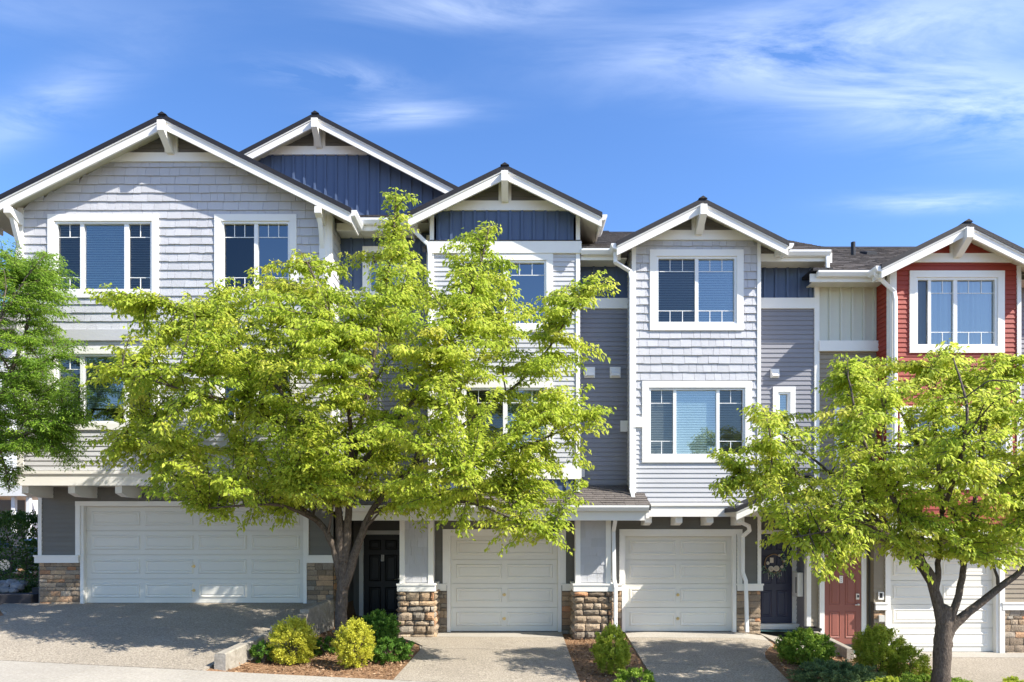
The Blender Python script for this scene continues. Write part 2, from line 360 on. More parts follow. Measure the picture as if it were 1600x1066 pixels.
def window(parent, pl, u0, u1, z0, z1, panes, cw=.14, rows=(), blind=None, label=None, back=True, dep=.07, casing=True, sill=False):
    """u0..z1 outer casing; panes = list of (ua, ub, vertical grille fractions, screened)"""
    i0, i1, k0, k1 = u0 + cw, u1 - cw, z0 + cw, z1 - cw
    b = MB()
    def bb(B, a, c, e, f, n0, n1): B.hexa([pl(a, n1, e), pl(c, n1, e), pl(c, n0, e), pl(a, n0, e), pl(a, n1, f), pl(c, n1, f), pl(c, n0, f), pl(a, n0, f)])
    bb(b, u0, u1, k1, z1, .0, .042); bb(b, u0, u1, z0, k0, .0, .042); bb(b, u0, i0, k0, k1, .0, .040); bb(b, i1, u1, k0, k1, .0, .040)
    win = b.obj('window', M_WHITE, parent)
    if label: win['label'] = label
    fr = MB(); ft = .045
    bb(fr, i0 - .02, i1 + .02, k1 - ft, k1 + .02, -.09, .012); bb(fr, i0 - .02, i1 + .02, k0 - .02, k0 + ft, -.09, .016)
    bb(fr, i0 - .02, i0 + ft, k0 + ft, k1 - ft, -.09, .011); bb(fr, i1 - ft, i1 + .02, k0 + ft, k1 - ft, -.09, .011)
    pa = [(max(a, i0 + ft), min(c, i1 - ft), g, s) for a, c, g, s in panes]
    for (a, c, g, s), (a2, c2, g2, s2) in zip(pa, pa[1:]): bb(fr, c, a2, k0 + ft, k1 - ft, -.085, -.004)
    fr.obj('frame', M_GUT, win)
    for a, c, g, s in pa:
        q = MB(); q.add([pl(a - .01, -.045, k0 + ft - .01), pl(c + .01, -.045, k0 + ft - .01), pl(c + .01, -.045, k1 - ft + .01), pl(a - .01, -.045, k1 - ft + .01)], [(0, 1, 2, 3)])
        q.obj('pane', M_SCREEN if s else M_GLASS, win)
        if g:
            e = .007; spans = []
            if rows:
                rs = sorted(rows)
                if rs[-1] > .5: spans.append((k0 + (k1 - k0) * rs[-1] + e, k1 - ft))
                if rs[0] < .5: spans.append((k0 + ft, k0 + (k1 - k0) * rs[0] - e))
            for s0, s1 in spans:
                q = MB(); zz = s0 - e if s0 > (k0 + k1) / 2 else s1 + e; bb(q, a, c, zz - e, zz + e, -.0435, -.034)
                for f in g:
                    uu = a + (c - a) * f; bb(q, uu - e, uu + e, s0 - (e if s0 <= (k0 + k1) / 2 else e * 1.5), s1 + e * (1.5 if s0 <= (k0 + k1) / 2 else 1), -.0433, -.0342)
                q.obj('grille', M_GUT, win)
    if blind:
        kind, lo = blind; q = MB(); zb = k0 + (k1 - k0) * lo
        if kind == 'slat':
            z = k1 - .05
            while z > zb:
                q.add([pl(i0, -.085, z - .014), pl(i1, -.085, z - .014), pl(i1, -.110, z + .014), pl(i0, -.110, z + .014)], [(0, 1, 2, 3)]); z -= .036
            bb(q, i0, i1, zb - .03, zb - .005, -.115, -.085)
            q.obj('blind', M_BLIND, win)
        else:
            n = 60; top = k1; vs = []
            for i in range(n + 1):
                u = i0 + (i1 - i0) * i / n; o = -.13 + .025 * math.sin(i * 1.3) + .012 * math.sin(i * 2.9)
                vs += [pl(u, o, k0), pl(u, o, k1)]
            q.add(vs, [(2 * i, 2 * i + 2, 2 * i + 3, 2 * i + 1) for i in range(n)]); q.obj('curtain', M_CURT, win)
    rm = MB()        # the room seen behind the glass
    dpt = -1.3 if pl.face == 'F' and pl.o > -.3 else -.9
    P = [pl(i0 - .04, -.14, k0 - .05), pl(i1 + .04, -.14, k0 - .05), pl(i1 + .04, dpt, k0 - .05), pl(i0 - .04, dpt, k0 - .05),
         pl(i0 - .04, -.14, k1 + .04), pl(i1 + .04, -.14, k1 + .04), pl(i1 + .04, dpt, k1 + .04), pl(i0 - .04, dpt, k1 + .04)]
    rm.add(P, [(0, 1, 2, 3), (4, 7, 6, 5), (1, 5, 6, 2), (3, 2, 6, 7), (0, 3, 7, 4)]); rm.obj('room_interior', M_DARK, win)
    return (u0 + cw - .05, u1 - cw + .05, z0 + cw - .05, z1 - cw + .05)
def hole_of(u0, u1, z0, z1, cw=.14): return (u0 + cw - .06, u1 - cw + .06, z0 + cw - .06, z1 - cw + .06)
def fpl(d): return Plane2(d - 15.0, 'F')
# ------------------------------------------------------------------ ground
def lerp(a, b, t): return a + (b - a) * t
def interp(x, xs, ys): return float(np.interp(x, xs, ys))
def xr(d): return -4.34 + (d - 10.2) * .094          # the retaining wall's line
def walkz(X): return -.045 - .05 * max(-40, min(40, X))
def wallz(X, d):
    r = xr(min(max(d, 9), 16))
    return interp(X, [r - .05, r + .05, -2.6, 5.1, 7.5, 40], [.63, .16, 0, 0, -.45, -.45])
def G(X, d):
    if d >= 15: return wallz(X, 15)
    if d >= 10: return lerp(wallz(X, d), walkz(X), (15 - d) / 5)
    if d > 8.45: return walkz(X) - .012 * (10 - d)
    return walkz(X) - .15
gx = sorted({-900, -300, -100, -40, -25, *np.round(np.arange(-14, 14.01, .2), 3), *np.round(np.arange(-4.7, -3.6, .04), 3), 25, 40, 100, 300, 900})
gd = [-900, -300, -60, -20, 0, 6, 8.2, 8.44, 8.46] + list(np.round(np.arange(8.6, 15.61, .2), 3)) + [18, 25, 40, 100, 300, 900]
b = MB(); n = len(gd)
b.v = [(x, d - 15, G(x, d) - .035 + (.02 * math.sin(x * 5.1 + d * 3) * math.sin(d * 4.3 - x * 2) if 10 < d < 14.5 else 0)) for x in gx for d in gd]
b.f = [(i * n + j, (i + 1) * n + j, (i + 1) * n + j + 1, i * n + j + 1) for i in range(len(gx) - 1) for j in range(n - 1)]
tag(b.obj('ground', M_MULCH), kind='structure')
def slab(name, m, parent, fl, fr_, d0, d1, lift=0.0, th=.12, nx=6, nd=6):
    q = MB(); vs = []
    for i in range(nd + 1):
        d = lerp(d0, d1, i / nd)
        for j in range(nx + 1):
            X = lerp(fl(d), fr_(d), j / nx); vs.append((X, d - 15, G(X, d) + lift))
    o = len(vs); vs += [(x, y, z - th) for x, y, z in vs]; W = nx + 1
    fs = [(i * W + j, i * W + j + 1, (i + 1) * W + j + 1, (i + 1) * W + j) for i in range(nd) for j in range(nx)]
    per = [j for j in range(W)] + [i * W + nx for i in range(1, nd + 1)] + [nd * W + j for j in range(nx - 1, -1, -1)] + [i * W for i in range(nd - 1, 0, -1)]
    fs += [(per[i], o + per[i], o + per[(i + 1) % len(per)], per[(i + 1) % len(per)]) for i in range(len(per))]
    q.add(vs, fs); return q.obj(name, m, parent)
def driveway(fl, fr_, cuts, mats, lift=0.0):
    root = slab('driveway', M_CONC2, None, lambda d: fl(d) + .03, lambda d: fr_(d) - .03, cuts[0] + .02, cuts[-1] - .02, lift - .02, .1)
    tag(root, kind='structure')
    for a, c, m in zip(cuts, cuts[1:], mats):
        slab('concrete_panel', m, root, fl, fr_, a + .010, c - .010, lift)
    return root
driveway(lambda d: interp(d, [10, 13.6, 14.4, 15], [-9.9, -9.95, -10.9, -11.2]), lambda d: xr(d) - .17, [10.0, 12.5, 15.1], [M_CONC, M_CONC])
driveway(lambda d: interp(d, [10, 13.1, 13.7, 14.3, 15], [-1.74, -1.70, -2.0, -2.45, -2.45]), lambda d: interp(d, [10, 15], [1.03, 1.09]), [10.0, 12.9, 14.35, 15.1], [M_CONC, M_CONC, M_CONC2])
driveway(lambda d: interp(d, [10, 15], [2.2, 2.48]), lambda d: interp(d, [10, 13, 14, 15], [4.35, 4.75, 5.35, 5.5]), [10.0, 12.0, 14.4, 15.1], [M_CONC, M_CONC, M_CONC2])
driveway(lambda d: interp(d, [10, 13, 15], [7.7, 8.1, 8.25]), lambda d: 11.3, [10.0, 12.2, 14.5, 15.1], [M_CONC, M_CONC, M_CONC2])
tag(slab('entry_walk', M_CONC2, None, lambda d: -3.75, lambda d: -2.47, 14.2, 17.0, .0), kind='structure')
tag(slab('entry_walk', M_CONC2, None, lambda d: 5.52, lambda d: 6.5, 14.0, 16.2, .012), kind='structure')
sw = slab('sidewalk', M_CONC2, None, lambda d: -30, lambda d: 30, 8.5, 9.96, -.02, .1, 60, 2); tag(sw, kind='structure')
for i in range(-12, 12): slab('concrete_panel', M_CONC2, sw, lambda d: i * 1.5 + .004, lambda d: i * 1.5 + 1.496, 8.5, 9.97, .004, .1, 2, 2)
kb = MB(); kb.v = []
for X in np.arange(-30, 30.1, 2): kb.v += [(X, 8.28 - 15, walkz(X) - .16), (X, 8.28 - 15, walkz(X) - .03), (X, 8.49 - 15, walkz(X) - .022), (X, 8.49 - 15, walkz(X) - .2)]
kn = len(kb.v) // 4; kb.f = [(i * 4 + j, (i + 1) * 4 + j, (i + 1) * 4 + j + 1, i * 4 + j + 1) for i in range(kn - 1) for j in range(3)]
tag(kb.obj('kerb', M_CONC2), kind='structure')
rb = MB()
for X in np.arange(-40, 40.1, 4): rb.v += [(X, -6.74, walkz(X) - .145), (X, -24, walkz(X) - .1)]
rb.f = [(i * 2, i * 2 + 1, i * 2 + 3, i * 2 + 2) for i in range(len(rb.v) // 2 - 1)]
tag(rb.obj('road', M_ROAD), kind='structure')
# ------------------------------------------------------------------ house building blocks
def gable_roof(parent, xa, zt, hw, s, yf, yb, th=.10, fas=.19, gl=True, gr=True, fascia=M_WHITE, gback=None, hl=None):
    hl = hl or hw
    for sg, h in ((-1, hl), (1, hw)):
        q = MB()
        e = lambda t, off: (xa + sg * t, zt - s * t - off)
        prof = [e(0, 0), e(h, 0), e(h, th), e(0, th)]
        q.prism(prof, lambda x, z: (x, yf - .03, z), lambda x, z: (x, yb, z)); r = q.obj('roof_slope', M_EDGE, parent)
        q = MB(); prof = [e(0, th), e(h - .012, th), e(h - .012, th + fas), e(0, th + fas)]
        q.prism(prof, lambda x, z: (x, yf, z), lambda x, z: (x, yf + .04, z)); q.obj('rake_board', fascia, parent)
        q = MB(); prof = [e(0, th - .015), e(h - .02, th - .015), e(h - .02, th + .028), e(0, th + .028)]       # thin drip board on the rake
        q.prism(prof, lambda x, z: (x, yf - .018, z), lambda x, z: (x, yf + .001, z)); q.obj('drip_board', fascia, parent)
        q = MB(); prof = [e(.0, th + .002), e(h - .02, th + .002), e(h - .02, th + .03), e(.0, th + .03)]
        q.prism(prof, lambda x, z: (x, yf + .041, z), lambda x, z: (x, yb, z)); q.obj('soffit', M_SOFF, parent)
        if (sg < 0 and gl) or (sg > 0 and gr):
            ze = zt - s * h; q = MB(); gb = gback if gback is not None else yb
            prof = [(0, -.0), (.115, .0), (.115, -.035), (.075, -.105), (.0, -.12)]
            q.prism([(xa + sg * (h - .01 + a), ze - th * .35 + c) for a, c in prof], lambda x, z: (x, yf - .0, z), lambda x, z: (x, gb, z)); q.obj('gutter', M_GUT, parent)
            q = MB(); q.box(*sorted((xa + sg * (h - .045), xa + sg * (h - .014))), yf + .042, gb, ze - th - fas * .75, ze - th); q.obj('fascia', fascia, parent)
    q = MB(); q.prism([(xa - .09, zt - .02), (xa, zt + .035), (xa + .09, zt - .02)], lambda x, z: (x, yf - .05, z), lambda x, z: (x, yb, z)); q.obj('ridge_cap', M_EDGE, parent)
def gable_trim(parent, xa, zt, s, yw, yf, zb0, zb1, ventmat, th=.10, fas=.19, post=.27, beam=.14, tilt=0):
    """band board, king post, ridge beam and the small sided triangle above the band"""
    zr = zt - th - .03
    hwb = (zr - zb0) / s
    q = MB(); t1 = (zr - zb1) / s
    q.hexa([(xa - hwb, yw - .045, zb0), (xa + hwb, yw - .045, zb0), (xa + hwb, yw, zb0), (xa - hwb, yw, zb0), (xa - t1, yw - .045, zb1), (xa + t1, yw - .045, zb1), (xa + t1, yw, zb1), (xa - t1, yw, zb1)])
    q.obj('band_board', M_WHITE, parent)
    pz = zr - s * post / 2
    q = MB(); q.prism([(xa - post / 2, zb1), (xa + post / 2, zb1), (xa + post / 2, pz), (xa, zr), (xa - post / 2, pz)], lambda x, z: (x, yw - .05, z), lambda x, z: (x, yw, z)); q.obj('king_post', M_WHITE, parent)
    v = MB(); v.add([(xa - t1, yw + .01, zb1), (xa + t1, yw + .01, zb1), (xa, yw + .01, zr)], [(0, 1, 2)]); vw = v.obj('gable_wall', ventmat, parent)
    siding(vw, ventmat, Plane2(yw, 'F'), xa - t1, xa + t1, zb1, zr, clip=lambda z: (xa - (zr - z) / s, xa + (zr - z) / s), pitch=.101)
    q = MB(); y0 = yf - .10; zt_ = zt - th - .06; h = .40
    q.prism([(y0, zt_), (yw, zt_), (yw, zt_ - h - .06), (yw - .12, zt_ - h - .06), (y0, zt_ - h * .52)], lambda y, z: (xa - beam / 2, y, z), lambda y, z: (xa + beam / 2, y, z)); q.obj('ridge_beam', M_WHITE, parent)
def knee_brace(parent, x, yw, yf, zt, wd=.14):
    q = MB(); q.prism([(yf, zt), (yw, zt), (yw, zt - .24), (yw - .14, zt - .24), (yf, zt - .13)], lambda y, z: (x - wd / 2, y, z), lambda y, z: (x + wd / 2, y, z)); br = q.obj('knee_brace', M_WHITE, parent)
    q = MB(); q.prism([(yf + .10, zt - .14), (yf + .20, zt - .14), (yw, zt - .72), (yw, zt - .86)], lambda y, z: (x - wd * .3, y, z), lambda y, z: (x + wd * .3, y, z)); q.obj('strut', M_WHITE, br)
    bx('brace_post', M_WHITE, br, x - wd * .5, x + wd * .5, yw - .06, yw, zt - 1.0, zt - .24)
def bracket(parent, x0, x1, yw, yf, zt, h=.20):
    q = MB(); q.prism([(yf, zt), (yw, zt), (yw, zt - h), (yf + .22, zt - h), (yf, zt - h * .72)], lambda y, z: (x0, y, z), lambda y, z: (x1, y, z)); q.obj('bracket', M_WHITE, parent)
def garage(parent, x0, x1, zb, h, cols, yw=0.0, locks=True, label=None):
    y = yw + .10; root = bx('garage_door', M_DOORW, parent, x0 - .02, x1 + .02, y + .03, y + .07, zb, zb + h + .02)
    if label: root['label'] = label
    sh = h / 4; lm = .11; cwid = (x1 - x0 - lm * 2 - .10 * (cols - 1)) / cols
    for r in range(4):
        z0 = zb + r * sh; bx('door_section', M_DOORW, root, x0, x1, y, y + .035, z0 + .006, z0 + sh - .004)
        for c in range(cols):
            a = x0 + lm + c * (cwid + .10); b_ = a + cwid; e, f = z0 + .115, z0 + sh - .115 + .02
            q = MB(); vs = []
            for ins, dy in ((0, .001), (.018, -.016), (.034, -.016), (.060, -.002), (.085, -.010)):
                vs += [(a + ins, y + dy, e + ins), (b_ - ins, y + dy, e + ins), (b_ - ins, y + dy, f - ins), (a + ins, y + dy, f - ins)]
            fs = [(i * 4 + k, i * 4 + (k + 1) % 4, i * 4 + 4 + (k + 1) % 4, i * 4 + 4 + k) for i in range(4) for k in range(4)] + [(16, 17, 18, 19)]
            q.add(vs, fs); q.obj('panel', M_DOORW, root)
    xm = (x0 + x1) / 2 - (.04 if cols == 4 else 0)
    for zz in (zb + .28, zb + .28 + sh):
        q = MB(); q.tube([(xm, y - .012, zz), (xm, y + .0, zz)], [.032, .036], 12); q.box(xm - .045, xm + .02, y - .03, y - .012, zz - .008, zz + .01); q.obj('lock_handle', M_GOLD, root)
    bx('weather_strip', M_RUB, root, x0, x1, y - .005, y + .03, zb - .012, zb + .005)
    # jamb lining and casing
    q = MB(); q.box(x0 - .075, x0 - .001, yw - .012, y + .03, zb, zb + h + .05); q.box(x1 + .001, x1 + .075, yw - .012, y + .03, zb, zb + h + .05); q.box(x0 - .075, x1 + .075, yw - .010, y + .03, zb + h + .002, zb + h + .06)
    q.obj('jamb', M_WHITE, root)
def casing(parent, x0, x1, z0, z1, wd, yw=0.0):
    q = MB(); q.box(x0, x0 + wd, yw - .045, yw, z0, z1 - wd); q.box(x1 - wd, x1, yw - .045, yw, z0, z1 - wd); q.box(x0, x1, yw - .05, yw, z1 - wd, z1); return q.obj('garage_casing', M_WHITE, parent)
def cap(parent, x0, x1, y0, y1, z0, z1):
    q = MB(); q.box(x0 + .015, x1 - .015, y0 + .015, y1, z0, z1 - .035); q.box(x0, x1, y0, y1, z1 - .035, z1); return q.obj('stone_cap', M_WHITE, parent)
def downspout(parent, pts, r=.04):
    q = MB()
    P = [Vector(p) for p in pts]
    for a, c in zip(P, P[1:]):
        t = (c - a).normalized(); sd = Vector((1, 0, 0)) if abs(t.x) < .95 else Vector((0, 0, 1)); sd = (sd - t * sd.dot(t)).normalized(); up = t.cross(sd)
        a2 = a - t * .015; c2 = c + t * .015
        vs = [a2 + sd * r * i + up * r * .75 * j for i, j in ((-1, -1), (1, -1), (1, 1), (-1, 1))] + [c2 + sd * r * i + up * r * .75 * j for i, j in ((-1, -1), (1, -1), (1, 1), (-1, 1))]
        q.hexa(vs)
    o = q.obj('downspout', M_GUT, parent)
    m = o.modifiers.new('b', 'BEVEL'); m.width = .012; m.segments = 2
    return o
def eave_gutter(parent, x0, x1, yf, zt):
    q = MB(); prof = [(0, 0), (-.11, 0), (-.11, -.04), (-.07, -.11), (0, -.12)]
    q.prism([(yf + .11 + a, zt + c) for a, c in prof], lambda y, z: (x0, y, z), lambda y, z: (x1, y, z)); return q.obj('gutter', M_GUT, parent)
def roof_courses(parent, x0, x1, ya, za, yb, s, course=.125, xcut=None):
    q = MB(); y = ya; r = 0
    while y < yb - .01:
        y2 = min(y + course, yb); x = x0
        while x < x1:
            wd = random.uniform(.14, .32); a, c = x, min(x + wd - .006, x1)
            if c - a > .02:
                t = random.choice((.008, .013, .018))
                z_ = lambda yy: za + s * (yy - ya)
                q.hexa([(a, y, z_(y) - .002), (c, y, z_(y) - .002), (c, y2, z_(y2) - .002), (a, y2, z_(y2) - .002), (a, y - .006, z_(y) + t), (c, y - .006, z_(y) + t), (c, y2, z_(y2) + .003), (a, y2, z_(y2) + .003)])
            x += wd
        y = y2; r += 1
    return tag(q.obj('roof_shingles', M_ROOF, parent), kind='stuff')
def main_roof(parent, x0, x1, ze, s=.5, y0=-.50, yr=4.9, ysplit=None, xs=None, tabs=True):
    """street-side slope from the eave at y0 up to the ridge, and the rear slope"""
    q = MB(); zr = ze + s * (yr - y0)
    q.prism([(y0, ze), (yr, zr), (yr, zr - .12), (y0, ze - .10)], lambda y, z: (x0, y, z), lambda y, z: (x1, y, z))
    o = q.obj('main_roof', M_ROOF, parent)
    q = MB(); q.prism([(yr, zr), (yr + 5, zr - 2.5), (yr + 5, zr - 2.62), (yr, zr - .12)], lambda y, z: (x0, y, z), lambda y, z: (x1, y, z)); q.obj('rear_slope', M_ROOF, o)
    roof_courses(o, x0, x1, y0 - .012, ze + .001, yr, s, .14)
    q = MB(); q.prism([(yr - .14, zr - .05), (yr, zr + .04), (yr + .14, zr - .05)], lambda y, z: (x0, y, z), lambda y, z: (x1, y, z)); q.obj('ridge_cap', M_EDGE, o)
    return o
def sq_vent(parent, x, z, y, w_=.19, m=M_WHITE):
    q = MB(); q.box(x - w_ / 2, x + w_ / 2, y - .025, y, z - w_ / 2, z + w_ / 2)
    q.prism([(y - .025, z + w_ * .4), (y - .025, z - w_ * .42), (y - .10, z - w_ * .36), (y - .09, z - w_ * .15)], lambda yy, zz: (x - w_ * .4, yy, zz), lambda yy, zz: (x + w_ * .4, yy, zz)); q.obj('wall_vent', m, parent)
def shell(parent, x0, x1, zb, zt, yf=.14, yb=9.8):
    """party walls, rear wall and floors that close the house"""
    q = MB(); q.box(x0, x0 + .1, yf, yb, zb, zt); q.box(x1 - .1, x1, yf, yb, zb, zt); q.box(x0, x1, yb, yb + .1, zb, zt); q.box(x0 + .1, x1 - .1, 2.2, 2.3, zb, zt - 1.0)
    q.obj('party_wall', M_GREY, parent)
def planks_wall(parent, name, m, pl, u0, u1, z0, z1, holes=(), pitch=.101, depth=.019, clip=None, bclip=None):
    w_ = backing(parent, name, m, pl, u0, u1, z0, bclip if bclip else z1, holes, gap=.012)
    siding(w_, m, pl, u0, u1, z0, z1, holes, pitch, depth, clip); return w_
def vtrim(parent, x0, x1, y0, y1, z0, z1, m=M_WHITE): return bx('corner_board', m, parent, x0, x1, y0, y1, z0, z1)
GRP = 'townhouses in the row'
# ================================================================== house A (double garage, left)
A = thing('townhouse', 'large pale grey townhouse with wide double garage door at left of the row', 'townhouse', GRP, (-7, 0, .6))
A.location = (0, 0, 0)
dA = 14.2; yA = dA - 15; pA = fpl(dA)
ax0, ax1 = wx(28, dA), wx(516, dA); axc = wx(269, dA); zbotA = wz(759, dA); zskirt = wz(533, dA); zshA = wz(516, dA)
ztA = wz(179, 13.82); hwA = wx(549, 13.82) - axc; sA = .498
zrA = ztA - .13
clipA = lambda z: (axc - (zrA - z) / sA, axc + (zrA - z) / sA)
def W(pxs, d): return [wx(p, d) for p in pxs]
wA1 = (wx(76, dA), wx(249, dA), wz(466, dA), wz(336, dA)); wA2 = (wx(336, dA), wx(464, dA), wz(466, dA), wz(336, dA)); wA3 = (wx(76, dA), wx(249, dA), wz(672, dA), wz(543, dA)); wA4 = (wx(336, dA), wx(464, dA), wz(672, dA), wz(543, dA))
hA = [hole_of(*v) for v in (wA1, wA2, wA3, wA4)]
zbandA = wz(254, dA)
zeA = zrA - sA * (ax1 - axc)
# backing: rectangle part + gable part
shw = backing(A, 'shingle_wall', M_SHING, pA, ax0, ax1, zshA, zeA, hA[:2], gap=.01)
q = MB(); q.add([(ax0, yA + .011, zeA), (ax1, yA + .011, zeA), (axc, yA + .011, zrA)], [(0, 1, 2)]); q.obj('gable_backing', M_SHING, A)
shingles(shw, M_SHING, pA, ax0 + .12, ax1 - .12, zshA, zbandA, hA[:2], clip=clipA, wmin=.13, wmax=.34)
planks_wall(A, 'siding_wall', M_LIGHT, pA, ax0, ax1, zbotA + .22, zskirt, hA[2:])
bx('skirt_board', M_LIGHT, A, ax0 - .02, ax1 + .02, yA - .055, yA, zskirt, zshA)
bx('fascia_board', M_WHITE, A, wx(23, dA), ax1 + .03, yA - .05, yA, zbotA, wz(741, dA)); bx('ledge', M_WHITE, A, wx(23, dA), ax1 + .03, yA - .075, yA, wz(741, dA) + .001, wz(736, dA))
bx('bay_floor', M_SOFF, A, ax0, ax1, yA + .001, .0, zbotA + .02, zbotA + .2)
for a, c in ((ax0, ax0 + .13), (ax1 - .13, ax1)):
    vtrim(A, a, c, yA - .03, yA + .0, zshA, zeA + .05); vtrim(A, a, c, yA - .03, yA, wz(735, dA), zskirt)
# right side wall of the bay
pAR = Plane2(ax1, 'R'); planks_wall(A, 'side_wall', M_LIGHT, pAR, yA + .02, .0, zbotA + .2, zeA, pitch=.178, depth=.016)
vtrim(A, ax1 + .001, ax1 + .03, yA, yA + .11, zbotA + .2, zeA)
pAL = Plane2(ax0, 'L'); backing(A, 'side_wall', M_LIGHT, pAL, yA, 3.0, zbotA + .2, zeA)
gable_roof(A, axc, ztA, hwA, sA, 13.82 - 15, 4.5, gback=-.45)
gable_trim(A, axc, ztA, sA, yA, 13.82 - 15, zbandA, wz(240, dA), M_GREY)
knee_brace(A, wx(505, dA), yA, -1.20, zrA - sA * (wx(505, dA) - axc) - .17); knee_brace(A, wx(33, dA), yA, -1.20, zrA - sA * (axc - wx(33, dA)) - .17)
R3 = (.20, .79)
def pan3(o, ps, d): return [(wx(a, d), wx(c, d), g, s) for (a, c, g, s) in ps]
window(A, pA, *wA1, pan3(0, [(90, 125, (.5,), True), (131, 194, (), False), (201, 238, (.5,), True)], dA), rows=(.205, .785), blind=('slat', .04))
window(A, pA, *wA2, pan3(0, [(349, 397, (.33, .67), True), (403, 453, (.33, .67), False)], dA), rows=(.205, .785), blind=None)
window(A, pA, *wA3, pan3(0, [(90, 125, (.5,), True), (131, 193, (), False), (200, 238, (.5,), True)], dA), rows=(.205, .785), blind=('slat', .25))
window(A, pA, *wA4, pan3(0, [(349, 397, (.33, .67), True), (403, 453, (.33, .67), False)], dA), rows=(.205, .785), blind=('slat', .3))
for px in (33, 105.5, 179, 253, 326, 399, 472):
    bracket(A, wx(px, dA), wx(px, dA) + .14, 0, yA + .02, zbotA + .019, .24)
# garage level
gA0, gA1 = wx(131), wx(474); zfA = .63; hgA = 2.13
lx0, lx1 = wx(62), wx(521)
pW = fpl(15)
hg = [(gA0 - .078, gA1 + .078, -1, zfA + hgA + .03)]
zcA0, zcA1 = wz(879.5), wz(867.5)
planks_wall(A, 'lower_wall', M_GREY, pW, lx0, lx1, zcA1, zbotA + .03, hg, pitch=.101)
def base_wall(parent, u0, u1, zb, zs, zt, hmin, hmax):
    o = backing(parent, 'stone_base', M_MORTAR, pW, u0, u1, zb, zt); stones(o, pW, u0, u1, zs, zt - .17, True, hmin, hmax); return o
base_wall(A, lx0, gA0 - .079, zfA - .15, zfA - .08, zcA1, .06, .13); lb = base_wall(A, gA1 + .079, lx1, zfA - .6, zfA - .45, zcA1, .06, .13)
pS = Plane2(lx1, 'R'); backing(A, 'side_wall', M_GREY, pS, .0, 1.9, -.2, 3.3)
stones(lb, pS, .01, 1.2, 0, zcA0, True, .06, .13)
cap(A, wx(56), gA0 - .07, -.09, 0, zcA0, zcA1); cap(A, gA1 + .075, lx1 + .04, -.09, 0, zcA0, zcA1)
vtrim(A, lx0 - .02, lx0 + .06, -.03, 0, zcA1, zbotA - .2)
bx('side_wall', M_GREY, A, lx0 - .02, lx0 + .08, .001, 3, -.2, zbotA + .05)
casing(A, wx(119.5), wx(483), zcA1 + .002, wz(783.5), .10)
garage(A, gA0, gA1, zfA, hgA, 4, label='wide white sectional double garage door')
# recessed wall right of the bay, and the small front eave
rx0, rx1 = ax1 + .0, wx(673)
zeR = wz(345, 14.5)
wA5 = (wx(567), wx(637), wz(470), wz(386)); h5 = hole_of(*wA5)
zj = wz(470)
pRec = fpl(15)
bb_ = backing(A, 'batten_wall', M_BLUE, pRec, rx0, rx1, zj + .2, zeR - .05, [h5], gap=.0)
battens(bb_, M_BLUE, pRec, rx0 + .1, rx1, zj + .2, zeR - .06, .25, holes=[(wA5[0], wA5[1], wA5[2], wA5[3])])
bx('belly_band', M_WHITE, A, rx0, rx1, -.05, .0, zj - .02, zj + .2)
planks_wall(A, 'siding_wall', M_LAV, pRec, rx0, rx1, 2.55, zj - .02)
window(A, pRec, *wA5, [(wA5[0] + .14, wA5[1] - .14, (.33, .67), False)], rows=(.72,), cw=.13, blind=None)
vtrim(A, rx1 - .09, rx1, -.03, -.001, zj + .2, zeR - .1)
q = main_roof(A, wx(14, 14.5), wx(668, 14.5), zeR + .06, .5, -.50 + .02)
eave_gutter(A, ax1 + .42, wx(652, 14.5), -.60, zeR + .02)
bx('eave_fascia', M_WHITE, A, ax1 + .05, wx(652, 14.5), -.475, -.44, zeR - .20, zeR - .04)
bx('soffit', M_SOFF, A, ax1 + .03, wx(655, 14.5), -.44, .03, zeR - .16, zeR - .14)
bx('flashing', M_EDGE, A, ax1 + .42, wx(652, 14.5), -.50, -.44, zeR + .03, zeR + .085)
# blue cross gable behind
dG = 16.0; yG = 1.0; gxc = wx(500, dG); ztG = wz(177, 15.62); sG = .52; hwG = wx(724, 15.7) - gxc; zrG = ztG - .13
zb0 = wz(344, dG)
q = MB(); q.add([(gxc - 3.6, yG, zb0 - .2), (gxc + 3.6, yG, zb0 - .2), (gxc + 3.6, yG, zrG - sG * 3.6), (gxc, yG, zrG), (gxc - 3.6, yG, zrG - sG * 3.6)], [(0, 1, 2, 3, 4)]); bw = q.obj('batten_wall', M_BLUE, A)
zbG = wz(243, dG)
battens(bw, M_BLUE, fpl(dG), gxc - 2.0, gxc + 3.3, zb0 - .1, zbG, .248, clip=lambda u: zrG - sG * abs(u + .02 - gxc))
gable_roof(A, gxc, ztG, hwG, sG, .62, 6.5, gl=False, gr=False)
gable_trim(A, gxc, ztG, sG, yG, .62, zbG, wz(230, dG), M_GREY)
shell(A, wx(62), rx1 - .02, -.3, 8.2)
